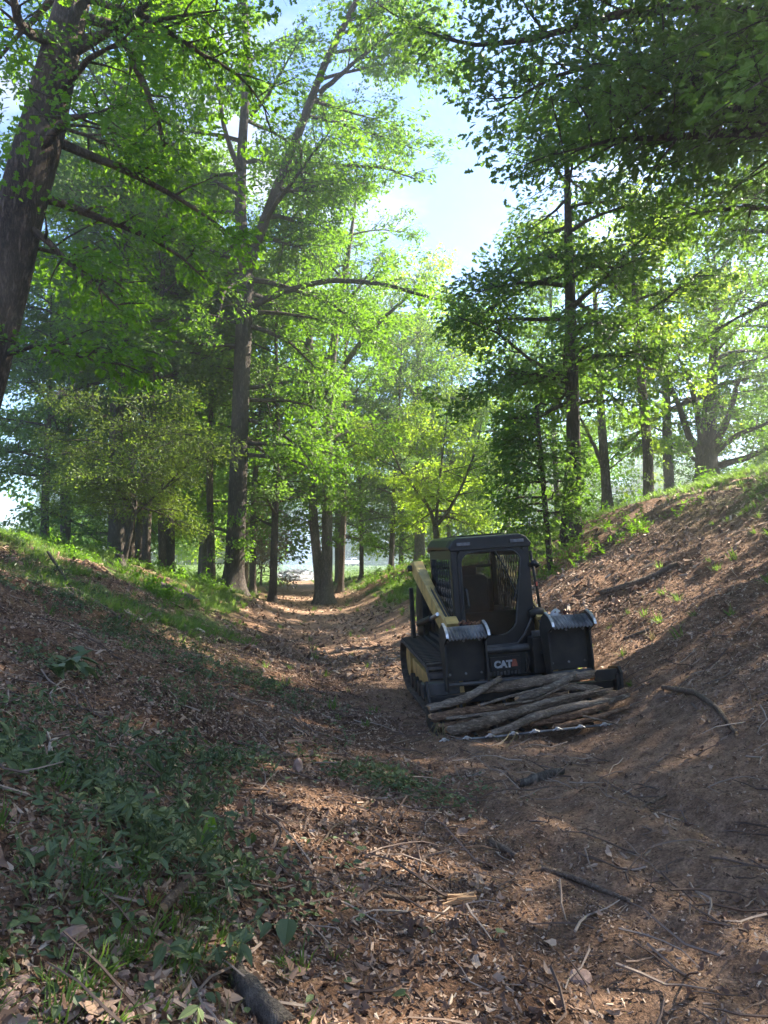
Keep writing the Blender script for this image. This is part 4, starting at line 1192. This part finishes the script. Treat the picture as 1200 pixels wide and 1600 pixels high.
# nose between the jaws
part(MB().cyl((-.34, -1.26, .78), (.36, -1.26, .78), .045, 16), 'cross_tube', 'grey_box')
part(MB().box((.02, -1.22, .60), (.62, .06, .27)), 'nose_plate', 'dusty_black', bevel=.01)
part(MB().box((.40, -1.34, .70), (.16, .20, .42)), 'coupler_block', 'black_paint', bevel=.015)
for k in range(4): part(MB().box((.40, -1.40, .925 + k * .016), (.13, .07, .008)), 'fin', 'worn_steel')
part(MB().box((-.24, -1.50, .42), (.20, .12, .13)), 'nose_block', 'grey_box', bevel=.01)
part(MB().box((.13, -1.52, .425), (.52, .12, .13)), 'nose_block', 'grey_box', bevel=.01)
for x_ in (-.28, -.24, .27, .31): part(MB().tube([(x_, -1.262, .50), (x_ + .01, -1.29, .60), (x_, -1.262, .72)], .008, 6), 'hose', 'grey_box', smooth=True)
em = part(MB().box((.03, -1.262, .615), (.36, .02, .16)), 'emblem_plate', 'black_paint', bevel=.004)
def text_mesh(txt, size, matn, loc, parent, name='lettering', ext=.006, sx=1.0):
    cu = bpy.data.curves.new(name, 'FONT'); cu.body = txt; cu.size = size; cu.extrude = ext; cu.align_x = 'CENTER'; cu.offset = .006
    tmp = bpy.data.objects.new(name, cu); COL.objects.link(tmp)
    bpy.context.view_layer.update()
    me = bpy.data.meshes.new_from_object(tmp.evaluated_get(bpy.context.evaluated_depsgraph_get()))
    bpy.data.objects.remove(tmp)
    me.materials.clear(); me.materials.append(MATS[matn])
    o = bpy.data.objects.new(name, me); COL.objects.link(o); o.parent = parent
    o.location = loc; o.rotation_euler = (rad(90), 0, 0); o.scale = (sx, 1, 1)
    return o
text_mesh('CAT', .108, 'emblem_white', (.0, -1.274, .572), em)
part(MB().prism([(.10, .575), (.175, .575), (.16, .655), (.115, .66)], -1.276, -1.268, 'y'), 'red_mark', 'emblem_red', em)
for k in range(9): part(MB().box((-.15 + k * .042, -1.268, .505), (.024, .012, .03 + .01 * (k % 3))), 'grille_tab', 'grey_box')
part(MB().tube([(.56, -1.3, .62), (.50, -1.42, .60), (.52, -1.50, .46)], .012, 6), 'hose', 'worn_steel', smooth=True)

# grapple jaws: side plates, back panel, saw toothed lip, rod
def jaw(x0, x1, lift):
    root_y = -1.62
    mb = MB().prism([(x0 + .02, .52 + lift), (x1 - .02, .52 + lift), (x1 - .02, 1.05 + lift), (x0 + .02, 1.05 + lift)], root_y, root_y + .025, 'y')
    j = part(mb, 'grapple_jaw', 'dusty_black')
    for xx in (x0, x1 - .022):
        prof = [(-1.72, .42), (-1.75, .60), (-1.72, .95), (-1.90, 1.04), (-1.88, 1.08), (-1.78, 1.14), (-1.66, 1.17), (-1.52, 1.12), (-1.42, .98), (-1.48, .70), (-1.58, .42)]
        part(MB().prism([(a, b_ + lift) for a, b_ in prof], xx, xx + .022), 'jaw_side_plate', 'dusty_black', j, bevel=.003)
        cp_ = [(-1.905, 1.035), (-1.885, 1.085), (-1.78, 1.15), (-1.66, 1.18), (-1.655, 1.165), (-1.78, 1.13), (-1.875, 1.068)]
        part(MB().prism([(a, b_ + lift) for a, b_ in cp_], xx - .003, xx + .025), 'plate_edge', 'bare_tip', j)
    # saw toothed lip
    nt_ = 11; w_ = (x1 - x0 - .05); vs = []; top = []; bot = []
    for k in range(nt_ * 2 + 1):
        xx = x0 + .025 + w_ * k / (nt_ * 2); bot.append((xx, -.02 if k % 2 else .0))
    y_t, z_t, y_b, z_b = -1.66, 1.165 + lift - .05, -1.86, 1.045 + lift - .03
    m_ = MB(); n_ = len(bot)
    for th in (0, .016):
        for xx, dz in bot: vs.append((xx, y_t, z_t + th))
        for xx, dz in bot: vs.append((xx, y_b + dz * -.8, z_b + dz * 1.1 + th))
    fs = []
    for k in range(n_ - 1):
        fs += [(k, k + 1, n_ + k + 1, n_ + k), (2 * n_ + k, 3 * n_ + k, 3 * n_ + k + 1, 2 * n_ + k + 1), (n_ + k, n_ + k + 1, 3 * n_ + k + 1, 3 * n_ + k), (k, 2 * n_ + k, 2 * n_ + k + 1, k + 1)]
    m_.add(vs, fs); part(m_, 'saw_toothed_lip', 'worn_steel', j)
    for bx in (x0 + .06, (x0 + x1) / 2, x1 - .06):
        for bz in (.60, .96):
            part(MB().cyl((bx, -1.60, bz + lift), (bx, -1.635, bz + lift), .014, 6), 'bolt', 'worn_steel', j)
    part(MB().cyl((x0 + .02, -1.70, .50 + lift), (x1 - .02, -1.70, .50 + lift), .022, 12), 'rod', 'grey_box', j)
    return j
jaw(-.76, -.28, 0); jaw(.42, .92, .03)
# rubbish resting behind the lips
# grapple bed: back beam, floor tines, end plates, chain edge with pale teeth
part(MB().box((.12, -1.58, .33), (2.16, .10, .10)), 'bed_beam', 'dusty_black', bevel=.01)
for k in range(9):
    xx = -.86 + k * .245
    part(MB().prism([(-1.55, .30), (-1.60, .12), (-1.9, .07), (-2.30, .075), (-2.33, .10), (-1.9, .11), (-1.66, .18), (-1.60, .34)], xx, xx + .03), 'bed_tine', 'dusty_black')
part(MB().prism([(-1.50, .08), (-1.50, .52), (-1.62, .55), (-1.72, .40), (-1.80, .12), (-2.36, .06), (-2.36, .03), (-1.6, .03)], -.98, -.95), 'end_plate', 'dusty_black', bevel=.004)
part(MB().prism([(-1.50, .08), (-1.50, .52), (-1.78, .56), (-1.84, .50), (-1.84, .30), (-1.80, .12), (-2.30, .06), (-2.36, .03), (-1.6, .03)], 1.17, 1.20), 'end_plate', 'dusty_black', bevel=.004)
part(MB().box((1.04, -1.74, .47), (.26, .04, .12)), 'end_bracket', 'dusty_black', bevel=.006)
part(MB().box((1.16, -1.77, .33), (.035, .05, .30)), 'end_bracket', 'dusty_black', bevel=.006)
part(MB().box((-.80, -1.50, .43), (.42, .16, .16)), 'end_bracket', 'grey_box', bevel=.01)
edge = MB(); edge.tube([(-.95, -2.37, .085), (-.5, -2.38, .075), (0, -2.39, .085), (.5, -2.38, .085), (1.0, -2.37, .085), (1.42, -2.33, .10)], .013, 8)
ce = part(edge, 'cutting_edge', 'worn_steel')
for k, xx in enumerate((-.95, -.72, -.48, -.24, -.02, .22, .46, .72)):
    part(MB().box((xx, -2.40, .10), (.035, .05, .03)), 'tooth', 'bare_tip', ce, bevel=.006)
    part(MB().tube([(xx - .05, -2.40, .085), (xx, -2.42, .115), (xx + .05, -2.40, .085)], .008, 6), 'link', 'bare_tip', ce)
for k in range(6): part(MB().cyl((1.32 + k * .02, -2.335, .105), (1.332 + k * .02, -2.334, .105), .022, 10), 'coil', 'bare_tip', ce)
part(MB().tube([(1.12, -2.15, .20), (1.16, -2.2, .14), (1.24, -2.26, .10), (1.4, -2.31, .10)], [.012, .012, .012, .008], 6), 'hook', 'bare_tip', smooth=True)

# logs lying across the grapple, each a thing
def log_thing(pts, r, label, m='log_bark', name='log', ends='fresh_wood', group='logs in the loader grapple', cat='log', seed=0, sides=12, world_=False, rough=.10):
    rg = np.random.default_rng(seed)
    P = np.array([tuple(Vector(p) if world_ else lw(*p)) for p in pts]); d = np.concatenate([[0], np.cumsum(np.linalg.norm(np.diff(P, axis=0), axis=1))])
    n = max(10, int(d[-1] / max(.05, max(r) * .7))); n = min(n, 44)
    t_ = np.linspace(0, d[-1], n); Q = np.stack([np.interp(t_, d, P[:, k]) for k in range(3)], 1)
    for _ in range(2): Q[1:-1] = (Q[:-2] + 2 * Q[1:-1] + Q[2:]) / 4
    Q[1:-1] += rg.normal(0, max(r) * .05, (n - 2, 3))
    rr = np.interp(t_, d, np.interp(np.linspace(0, 1, len(P)), np.linspace(0, 1, len(r)), r)) * (1 + rg.normal(0, .06, n))
    base = Vector(Q[0]); mb = MB(); mb.tube(Q - Q[0], rr, sides)
    V = mb.v[0]; C = np.repeat(Q - Q[0], sides, 0)
    ph = rg.uniform(0, 6); th = np.tile(np.arange(sides), n) * 2 * math.pi / sides
    lob = 1 + .10 * np.sin(2 * th + ph) + rg.normal(0, rough * .7, len(V))
    ridge = rg.normal(0, rough, sides); lob += np.tile(ridge, n)
    mb.v[0] = C + (V - C) * lob[:, None]
    for e_, d_ in ((slice(0, sides), Q[0] - Q[1]), (slice(-sides, None), Q[-1] - Q[-2])):
        d_ = d_ / np.linalg.norm(d_); mb.v[0][e_] += d_ * np.abs(rg.normal(0, max(r) * .7, (sides, 1)))
    me = mb.mesh(name, m, True); me.materials.append(MATS[ends])
    mi = np.zeros(len(me.polygons), np.int32); mi[-2:] = 1; me.polygons.foreach_set('material_index', mi)
    sm_ = np.ones(len(me.polygons), bool); sm_[-2:] = False; me.polygons.foreach_set('use_smooth', sm_)
    o = bpy.data.objects.new(name, me); COL.objects.link(o); o.location = base
    return tag(o, label, cat, group)
LOGS = [
 ([(-.93, -1.92, .36), (-.55, -1.90, .42), (-.30, -1.86, .53), (-.12, -1.80, .60)], [.05, .055, .05, .035], 'short log, topmost at the left end of the load, rising towards the middle'),
 ([(-.30, -1.74, .48), (.1, -1.76, .50), (.5, -1.78, .55), (.95, -1.80, .56)], [.06, .075, .07, .06], 'thick dark log lying highest and furthest back on the right of the load'),
 ([(-.92, -2.0, .26), (-.5, -1.98, .30), (-.1, -1.97, .30), (.3, -1.95, .34), (.6, -1.95, .38)], [.06, .065, .055, .05, .045], 'long log in the middle layer of the load starting at the left end plate'),
 ([(-.90, -2.10, .18), (-.5, -2.08, .20), (-.1, -2.05, .24)], [.035, .035, .03], 'thin reddish branch low at the left of the load', ),
 ([(-.80, -2.22, .14), (-.5, -2.22, .19), (-.15, -2.18, .26), (.3, -2.12, .33), (.7, -2.08, .37), (1.05, -2.06, .39)], [.06, .07, .062, .055, .05, .04], 'grey log curving up from the lower left across the front of the load'),
 ([(-.38, -2.36, .12), (-.15, -2.34, .16), (.1, -2.30, .24), (.5, -2.22, .29), (.95, -2.16, .30), (1.22, -2.12, .34)], [.035, .05, .055, .05, .045, .035], 'split front log with an orange broken left end'),
 ([(.10, -2.26, .15), (.4, -2.26, .18), (.7, -2.24, .22), (.95, -2.2, .27)], [.04, .045, .04, .03], 'dark lower log tucked under the front log on the right'),
 ([(.05, -1.95, .38), (.3, -1.97, .44), (.55, -1.93, .52), (.72, -1.88, .58)], [.045, .05, .045, .04], 'short branch lying diagonally over the right half of the load'),
 ([(.45, -2.05, .24), (.8, -2.10, .26), (1.20, -2.12, .40)], [.05, .05, .04], 'orange tinted log sticking out at the right end of the load'),
 ([(.60, -2.38, .22), (.78, -2.46, .17), (.95, -2.50, .11), (1.08, -2.52, .04)], [.014, .012, .010, .008], 'thin crooked branch drooping from the front right of the load'),
 ([(.4, -1.88, .46), (.7, -1.9, .45), (.95, -1.9, .40)], [.05, .055, .05], 'stubby log behind the diagonal branch at the right'),
 ([(-.6, -1.85, .22), (0, -1.88, .20), (.7, -1.85, .22)], [.07, .07, .06], 'dark log lying deepest in the bed under the others'),
 ([(.3, -2.34, .11), (.7, -2.32, .15), (1.15, -2.28, .24)], [.03, .035, .025], 'splintered thin log lowest at the front right'),
]
for k in range(6):
    rg = random.Random(900 + k); x0_ = rg.uniform(-.85, .2); ln_ = rg.uniform(.5, 1.1); y0_ = rg.uniform(-2.3, -1.8); z0_ = .12 + (2.35 + y0_) * .55 + .05
    LOGS.append(([(x0_, y0_, z0_), (x0_ + ln_ * .5, y0_ + rg.uniform(-.06, .06), z0_ + rg.uniform(0, .10)), (x0_ + ln_, y0_ + rg.uniform(-.1, .1), z0_ + rg.uniform(.02, .2))], [.022, .02, .012], 'one of several thin branches mixed in between the thicker logs of the load'))
for i, (p_, r_, lab) in enumerate(LOGS): log_thing([(a * .97 - .08, b__, .05 + (c - .05) * .88) for a, b__, c in p_], [q * .80 for q in r_], lab, seed=500 + i, m='log_red' if i in (2, 3, 6, 8, 12) else 'log_pale' if i in (0, 5, 7, 14, 16) else 'log_bark', rough=.05, sides=16)
# hanging straw and torn grass below the cutting edge
st = MB(); rg_ = random.Random(3)
for i in range(26):
    x_ = rg_.gauss(-.35, .14) if i < 18 else rg_.gauss(-.97, .03); yy = -2.38 if i < 18 else -2.3; z_ = .10 if i < 18 else .25
    a = lw(x_, yy, z_); st.tube([a, a + Vector((rg_.gauss(0, .04), -.02, -rg_.uniform(.06, .16))), a + Vector((rg_.gauss(0, .09), -.03, -rg_.uniform(.12, .26)))], [.004, .003, .0015], 4)
tag(st.build('straw', 'grass_dry'), 'dry straw and torn grass dangling from the grapple edge', 'straw', kind='stuff')
for (a, b_, lab) in ((lw(-.27, -2.40, .12), spot(625, 1275), 'longest pale straw stalk leaning from the grapple edge to the ground'), (lw(-.2, -2.40, .12), spot(735, 1245), 'short pale straw stalk hanging right below the front log')):
    m_ = MB(); mid = (Vector(a) + Vector(b_)) / 2 + Vector((.02, 0, .02)) if False else Vector(a).lerp(a + Vector((-.08, -.12, -.25)), 1)
    end = a + Vector((-.16, -.3, 0)); end.z = gz(end.x, end.y) + .01
    m_.tube([Vector(a) - end, (Vector(a) - end) * .5 + Vector((.02, 0, .01)), (0, 0, 0)], [.004, .0035, .003], 5)
    o = m_.build('straw_stalk', 'grass_dry'); o.location = end; tag(o, lab, 'straw')
# debris resting on each jaw lip
for k, (xc_, lab) in enumerate(((-.42, 'small heap of reddish bark crumbs on the left grapple jaw'), (.74, 'small heap of reddish bark crumbs on the right grapple jaw'))):
    m_ = MB(); rg_ = random.Random(k)
    for i in range(40):
        m_.box((rg_.gauss(0, .07), rg_.gauss(0, .02), abs(rg_.gauss(0, .012)) + .01), (rg_.uniform(.01, .05), .012, .01), (rg_.uniform(0, 3), rg_.uniform(0, 3), rg_.uniform(0, 3)))
    o = m_.build('bark_crumbs', 'red_debris'); o.location = lw(xc_, -1.60, 1.13 + k * .03); tag(o, lab, 'debris', kind='stuff')
o = MB().tube([(0, 0, -.05), (0, 0, 0), (.01, 0, .05), (.0, 0, .08)], [.05, .07, .06, .02], 10).build('hydraulic_cap', 'rail_wood', loader, True)
o.location = (.60, -1.50, 1.14)

# ------------------------------------------------------------------ sticks, rocks and leaves one can point at
def stick(pxs, r, label, name='stick', m='stick_bark', ends='fresh_wood', seed=1, lift=.6, sides=8, group=None):
    pts = []
    for (px, py) in pxs:
        p = spot(px, py); p.z += max(r) * lift; pts.append(p)
    return log_thing(pts, r, label, m, name, ends, group, name, seed, sides, True, .05)
stick([(388, 1196), (420, 1186), (470, 1182), (540, 1190)], [.012, .018, .018, .010], 'long curved stick lying just behind the orange rock', seed=2)
stick([(447, 1162), (470, 1161), (486, 1162)], [.016, .018, .014], 'short pale stick on the dark soil behind the curved stick', m='chip_wood', seed=3)
stick([(257, 1440), (285, 1402), (325, 1375), (352, 1360)], [.018, .02, .017, .013], 'bent pale brown stick in the left foreground among green weeds', seed=4, lift=1.4)
stick([(1036, 1078), (1085, 1086), (1120, 1110), (1150, 1152)], [.022, .028, .026, .018], 'crooked brown branch on the right bank, largest stick right of the loader', 'branch', seed=5, lift=.9)
stick([(818, 1228), (845, 1220), (876, 1212)], [.04, .045, .035], 'short grey log in front of the loader', 'log', 'bark_grey', seed=6)
stick([(845, 1360), (890, 1376), (935, 1395), (985, 1416)], [.016, .018, .015, .010], 'long thin stick lying in the rut in the right foreground', seed=7)
stick([(768, 1320), (788, 1332), (806, 1342)], [.020, .022, .014], 'short brown stick just left of the long stick in the rut', seed=8)
stick([(600, 1403), (660, 1408), (712, 1406)], [.010, .012, .008], 'thin brown stick touching the orange piece of split wood', seed=9)
stick([(372, 1546), (395, 1572), (430, 1606)], [.035, .042, .045], 'weathered dark log end at the bottom edge of the photo', 'log', 'bark_grey', seed=10)
stick([(940, 930), (985, 916), (1020, 903), (1052, 886)], [.05, .055, .045, .04], 'straight fallen trunk lying up the right bank', 'fallen_trunk', 'bark_brown', seed=11)
stick([(855, 985), (900, 974)], [.03, .025], 'short pale branch behind the right grapple jaw on the bank', m='bark_grey', seed=12)
stick([(195, 980), (222, 970)], [.035, .02], 'short pale splintered stick on the grassy left bank', m='pale_wood', seed=13)
stick([(250, 920), (285, 935), (305, 945)], [.10, .12, .09], 'dark rotten log on the left bank, left of the tall forked tree', 'log', 'bark_dark', seed=14)
stick([(160, 880), (215, 900), (240, 915)], [.07, .08, .06], 'dark fallen branch running downhill from the small tree stump', 'branch', 'bark_dark', seed=15)
stick([(75, 870), (110, 925), (130, 965)], [.03, .025, .02], 'thin dark branch sloping down the brushy left bank', 'branch', 'bark_dark', seed=16, lift=3)
stick([(120, 925), (180, 965), (220, 1000)], [.022, .02, .012], 'pale dead branch lying on the brush of the left bank', 'branch', 'stick_bark', seed=17, lift=2)
stick([(35, 1178), (78, 1176), (60, 1170)], [.006, .010, .008], 'thin bent green stem beside the broken twig on the leaf heap', 'stem', 'stick_bark', seed=18, lift=6)
stick([(120, 1160), (150, 1142), (172, 1127)], [.009, .008, .006], 'thin stick poking out above the leaf heap', seed=19, lift=6)
stick([(1080, 1100), (1108, 1130)], [.012, .010], 'twig lying beside the crooked branch on the right bank', seed=20)
stick([(960, 1300), (1010, 1258), (1040, 1246)], [.010, .012, .008], 'slim branch on the right bank above the long thin stick', seed=21)
stick([(560, 1270), (600, 1240), (640, 1215)], [.010, .008, .006], 'thin stem crossing the leaf heap in front of the loader', 'stem', seed=22, lift=2)
stick([(975, 1000), (1015, 985)], [.02, .018], 'small pale broken stick on the slope right of the loader', m='bark_grey', seed=23)
stick([(925, 1062), (960, 1052), (975, 1056)], [.03, .035, .02], 'chunky pale wood piece right of the loader on the slope', m='chip_wood', seed=24)
stick([(500, 1330), (520, 1300), (535, 1290)], [.006, .006, .005], 'very thin twig in the middle foreground', seed=25, lift=3)

def splinter(px, py, L_, W_, rz, m, label, name='split_wood', seed=0):
    rg = random.Random(seed); p = spot(px, py); mb = MB()
    for i in range(9):
        w_ = W_ / 5; l_ = L_ * rg.uniform(.55, 1)
        mb.box((rg.uniform(-.2, .2) * L_, (i - 4) / 9 * W_, .02 + rg.uniform(0, .02)), (l_, w_, .014), (rg.gauss(0, .25), rg.gauss(0, .08), rg.gauss(0, .08)))
    o = mb.build(name, m, bevel=.002); o.location = p + Vector((0, 0, .01)); o.rotation_euler = (0, -.12, rz)
    return tag(o, label, 'wood')
splinter(722, 1418, .15, .05, .15, 'fresh_wood', 'orange splintered piece of split wood in the middle foreground', seed=1)
sb = empty('broken_twig', spot(78, 1188) + Vector((0, 0, .10))); tag(sb, 'pale snapped twig with splayed splinters sticking up from the leaf heap', 'twig')
for i, (dx, dz) in enumerate(((-.01, .06), (.05, .02), (.015, -.12), (.03, -.12), (-.005, -.11), (-.16, .0))):
    MB().tube([(0, 0, 0), (dx * .5, -.01, dz * .5 + .005), (dx, -.02, dz)], [.009, .006, .002], 5).build('splinter', 'pale_wood' if i < 5 else 'stick_bark', sb, True)

def rock(p, s, m, label, seed, group=None, sq=(1, .8, .6)):
    import bmesh
    rg = np.random.default_rng(seed); bm = bmesh.new(); bmesh.ops.create_icosphere(bm, subdivisions=2, radius=s)
    dirs = rg.normal(0, 1, (7, 3)); dirs /= np.linalg.norm(dirs, axis=1)[:, None]; cut = rg.uniform(.55, .9, 7) * s
    for v in bm.verts:
        c = np.array(v.co)
        for d_, k in zip(dirs, cut):
            h = c @ d_ - k
            if h > 0: c = c - d_ * h
        c = c * np.array(sq) + rg.normal(0, s * .03, 3); v.co = c
    me = bpy.data.meshes.new('rock'); bm.to_mesh(me); bm.free(); me.materials.append(MATS[m])
    o = bpy.data.objects.new('rock', me); COL.objects.link(o); o.location = p; o.rotation_euler = (0, 0, rg.uniform(0, 6))
    return tag(o, label, 'rock', group)
rock(spot(465, 1205) + Vector((0, 0, .03)), .06, 'stone_pink', 'upright orange rock in front of the long curved stick', 1, sq=(.8, .7, 1.1))
rock(spot(115, 1475) + Vector((0, 0, .01)), .045, 'stone_pink', 'flat pinkish stone above the rubble at lower left', 2)
rock(spot(175, 1372) + Vector((0, 0, .015)), .045, 'stone_pink', 'half buried brown stone below the leaf heap on the left', 3)
rock(spot(905, 1530) + Vector((0, 0, .0)), .06, 'stone_pink', 'low brown stone in the sunlit patch at lower right', 4)
xs_, ys_ = [], []
rg_ = random.Random(21)
for i in range(110):
    px, py = rg_.uniform(-20, 330), 1600 - abs(rg_.gauss(0, 30)) - 4
    if px > 200 and py < 1560: continue
    p = spot(px, py); s = rg_.uniform(.006, .022)
    if i % 3 == 0: s *= 1.2
    rock(p + Vector((0, 0, s * .3)), s, 'stone_pink', 'one of many small pinkish rubble stones along the lower left edge', 100 + i, 'pink rubble stones')

def big_leaf(px, py, s, az, el, label, m='leaf_cut', lift=.03, w=1.3):
    mb = MB(); leaf(mb, (0, 0, 0), 0, 0, 0, s, [(0, 0), (.22, .05), (.34, .2), (.36, .4), (.27, .65), (.12, .87), (0, 1)], .25, w)
    mb.tube([(0, 0, 0), (0, -.3 * s, -.02)], [.0025, .0018], 5)
    o = mb.build('leaf', m); o.location = spot(px, py) + Vector((0, 0, lift)); o.rotation_euler = (el, 0, az)
    return tag(o, label, 'leaf')
big_leaf(450, 1478, .085, rad(170), rad(-50), 'large heart shaped green leaf in the foreground, tip pointing down', lift=.09)
big_leaf(424, 1478, .06, rad(120), rad(-30), 'smaller green leaf beside the large heart shaped leaf', lift=.06)
big_leaf(777, 1468, .05, rad(-60), 0, 'lone small green leaf on the path right of the split wood')
big_leaf(634, 1567, .05, rad(80), 0, 'pale green leaf near the bottom edge of the path', 'leaf_cut')
big_leaf(325, 1345, .14, rad(0), rad(70), 'upright sunlit green leaf standing among weeds on the left', 'leaf_mid', .05, .7)
for i in range(14):
    px, py = 100 + rg_.gauss(0, 18), 1052 + rg_.gauss(0, 9)
    big_leaf(px, py, .18, rg_.uniform(0, 6), rg_.gauss(-.2, .5), 'big green leaf in the drooping clump on the left bank', lift=.10, w=.9)['group'] = 'large leaves in the bank clump'

# stump on the left bank
p = spot(186, 884); t = Tree(600, 'mid', 'bark_dark')
t.stem([(0, 0, 0), (0, 0, .25), (.02, 0, .4)], [.16, .14, .12], 12)
o = t.trunk.build('stump', 'bark_dark', None, True); o.location = p - Vector((0, 0, .05)); tag(o, 'dark jagged stump at the foot of the small olive leaved tree', 'stump')

# ------------------------------------------------------------------ the far end: burning heap, pickup, rail fence
hp = Vector((-8.6, 73, gz(-8.6, 73)))
heap = empty('burn_pile', hp); tag(heap, 'smouldering heap of ash and branches at the end of the path', 'burn pile')
mb = MB(); rg_ = random.Random(8); ng = 16
vs = []; fs = []
for i in range(ng):
    for j in range(ng):
        x_ = (i / (ng - 1) - .5) * 5.6; y_ = (j / (ng - 1) - .5) * 4
        h_ = max(0, 1 - (x_ / 2.8) ** 2 - (y_ / 2) ** 2) ** .7
        vs.append((x_, y_, h_ * .85 + (h_ > 0) * rg_.uniform(-.15, .25) - .05))
for i in range(ng - 1):
    for j in range(ng - 1): fs.append((i * ng + j, (i + 1) * ng + j, (i + 1) * ng + j + 1, i * ng + j + 1))
mb.add(vs, fs); mb.build('ash_mound', 'ash', heap)
mb = MB()
for i in range(220):
    x_ = rg_.gauss(0, 1.1); y_ = rg_.gauss(-.4, .8); h_ = max(0, 1 - (x_ / 2.8) ** 2 - (y_ / 2) ** 2)
    l_ = rg_.uniform(.3, 1.1); a = rg_.uniform(0, 6.28); e = rg_.gauss(0, .35); c = Vector((x_, y_, h_ * .8 + rg_.uniform(0, .25)))
    d_ = Vector((math.cos(a) * math.cos(e), math.sin(a) * math.cos(e), math.sin(e))) * l_ / 2
    mb.tube([c - d_, c, c + d_], [.03, .035, .015], 4)
tag(mb.build('branch_tangle', 'ash', heap), kind='stuff')

ty = 158; tx = (548 - 600) / 1155 * ty; tz = gz(tx, ty)
truck = empty('pickup_truck', (tx, ty, tz), rad(-40)); tag(truck, 'white pickup truck parked on the far grass behind the thin trunks', 'pickup')
body = [(-2.6, .55), (-2.65, 1.0), (-2.5, 1.08), (-1.0, 1.15), (-.3, 1.72), (.95, 1.75), (1.15, 1.15), (2.6, 1.15), (2.65, .6), (2.3, .5), (-2.3, .45)]
bd = MB().prism([(y_, z_) for y_, z_ in body], -.92, .92).build('body', 'white_paint', truck, bevel=.05)
for sx in (-1, 1):
    MB().prism([(-.8, 1.2), (-.25, 1.62), (.3, 1.64), (.3, 1.2)], sx * .93, sx * .90).build('window', 'dark_glass', truck)
    MB().prism([(.38, 1.2), (.38, 1.64), (.88, 1.66), (1.02, 1.2)], sx * .93, sx * .90).build('window', 'dark_glass', truck)
    for y_ in (-1.65, 1.7):
        w_ = MB().cyl((sx * .70, y_, .38), (sx * .95, y_, .38), .38, 18).build('wheel', 'dark_rubber', truck)
        MB().cyl((sx * .95, y_, .38), (sx * .965, y_, .38), .22, 12).build('rim', 'bare_tip', w_)
    MB().box((sx * .7, -2.63, .88), (.3, .06, .16)).build('headlight', 'lamp_lens', truck)
MB().prism([(-.98, 1.2), (-.96, 1.23), (-.36, 1.69), (-.33, 1.66)], -.78, .78).build('windshield', 'dark_glass', truck)
MB().box((0, -2.65, .62), (1.7, .1, .2)).build('bumper', 'bare_tip', truck)
MB().box((0, -2.64, .88), (.95, .05, .22)).build('grille', 'dark_glass', truck)

fx0 = (572 - 600) / 1155 * 140
fence = empty('rail_fence', (fx0, 140, gz(fx0, 140))); tag(fence, 'pale rail fence on the far grass right of the white pickup', 'fence')
for k in range(6):
    zz = gz(fx0 + k * 1.9, 140) - fence.location.z
    MB().box((k * 1.9, 0, zz + .6), (.12, .12, 1.3)).build('post', 'rail_wood', fence)
    if k < 5:
        for h_ in (.45, .8, 1.1):
            MB().box((k * 1.9 + .95, 0, zz + h_), (1.78, .05, .10)).build('rail', 'rail_wood', fence)

# ------------------------------------------------------------------ smoke over the heap and haze in the air
def volume(name, mb, dens, color, aniso, label, noisy=None):
    m = bpy.data.materials.new(name); m.use_nodes = True; nt = m.node_tree; nt.nodes.remove(nt.nodes['Principled BSDF'])
    v = nt.nodes.new('ShaderNodeVolumePrincipled'); v.inputs['Density'].default_value = dens
    v.inputs['Color'].default_value = (*color, 1); v.inputs['Anisotropy'].default_value = aniso
    nt.links.new(v.outputs[0], nt.nodes['Material Output'].inputs['Volume'])
    MATS[name] = m
    o = mb.build(name, name); o['kind'] = 'stuff'; o['label'] = label
    return o
def puff(c, r, seed):
    import bmesh
    rg = np.random.default_rng(seed); bm = bmesh.new(); bmesh.ops.create_icosphere(bm, subdivisions=3, radius=1)
    vs = []
    for v in bm.verts:
        q = np.array(v.co); k = 1 + .25 * (fbm(q[0] * 2 + seed, q[1] * 2 + q[2] * 1.7, seed) - .5) * 2
        vs.append(q * k * np.array(r) + np.array(c))
    fs = [tuple(x.index for x in f.verts) for f in bm.faces]; bm.free()
    return vs, fs
mb = MB()
for i, (c, r) in enumerate([((-8.4, 75, 1.2), (3.0, 3, 2.2)), ((-8.2, 76, 4.0), (2.0, 2.4, 2.6))]):
    m_ = MB(); m_.add(*puff(c, r, i + 3)); volume('smoke', m_, .07, (.55, .70, 1.0), .2, 'blue white smoke rising from the smouldering heap')['category'] = 'smoke'
m_ = MB(); m_.add(*puff((4, 108, 4.5), (24, 14, 7), 9)); volume('smoke', m_, .005, (.45, .65, 1.0), .2, 'thin blue smoke drifting low across the end of the valley')['category'] = 'smoke'
HAZE = .0019
m_ = MB(); m_.box((0, 120, 24), (300, 400, 56)); volume('haze', m_, HAZE, (.92, .95, 1.0), .8, 'thin pale haze in the air')
print('tris', sum(len(o.data.polygons) for o in SC.objects if o.type == 'MESH'), 'objs', len(SC.objects))
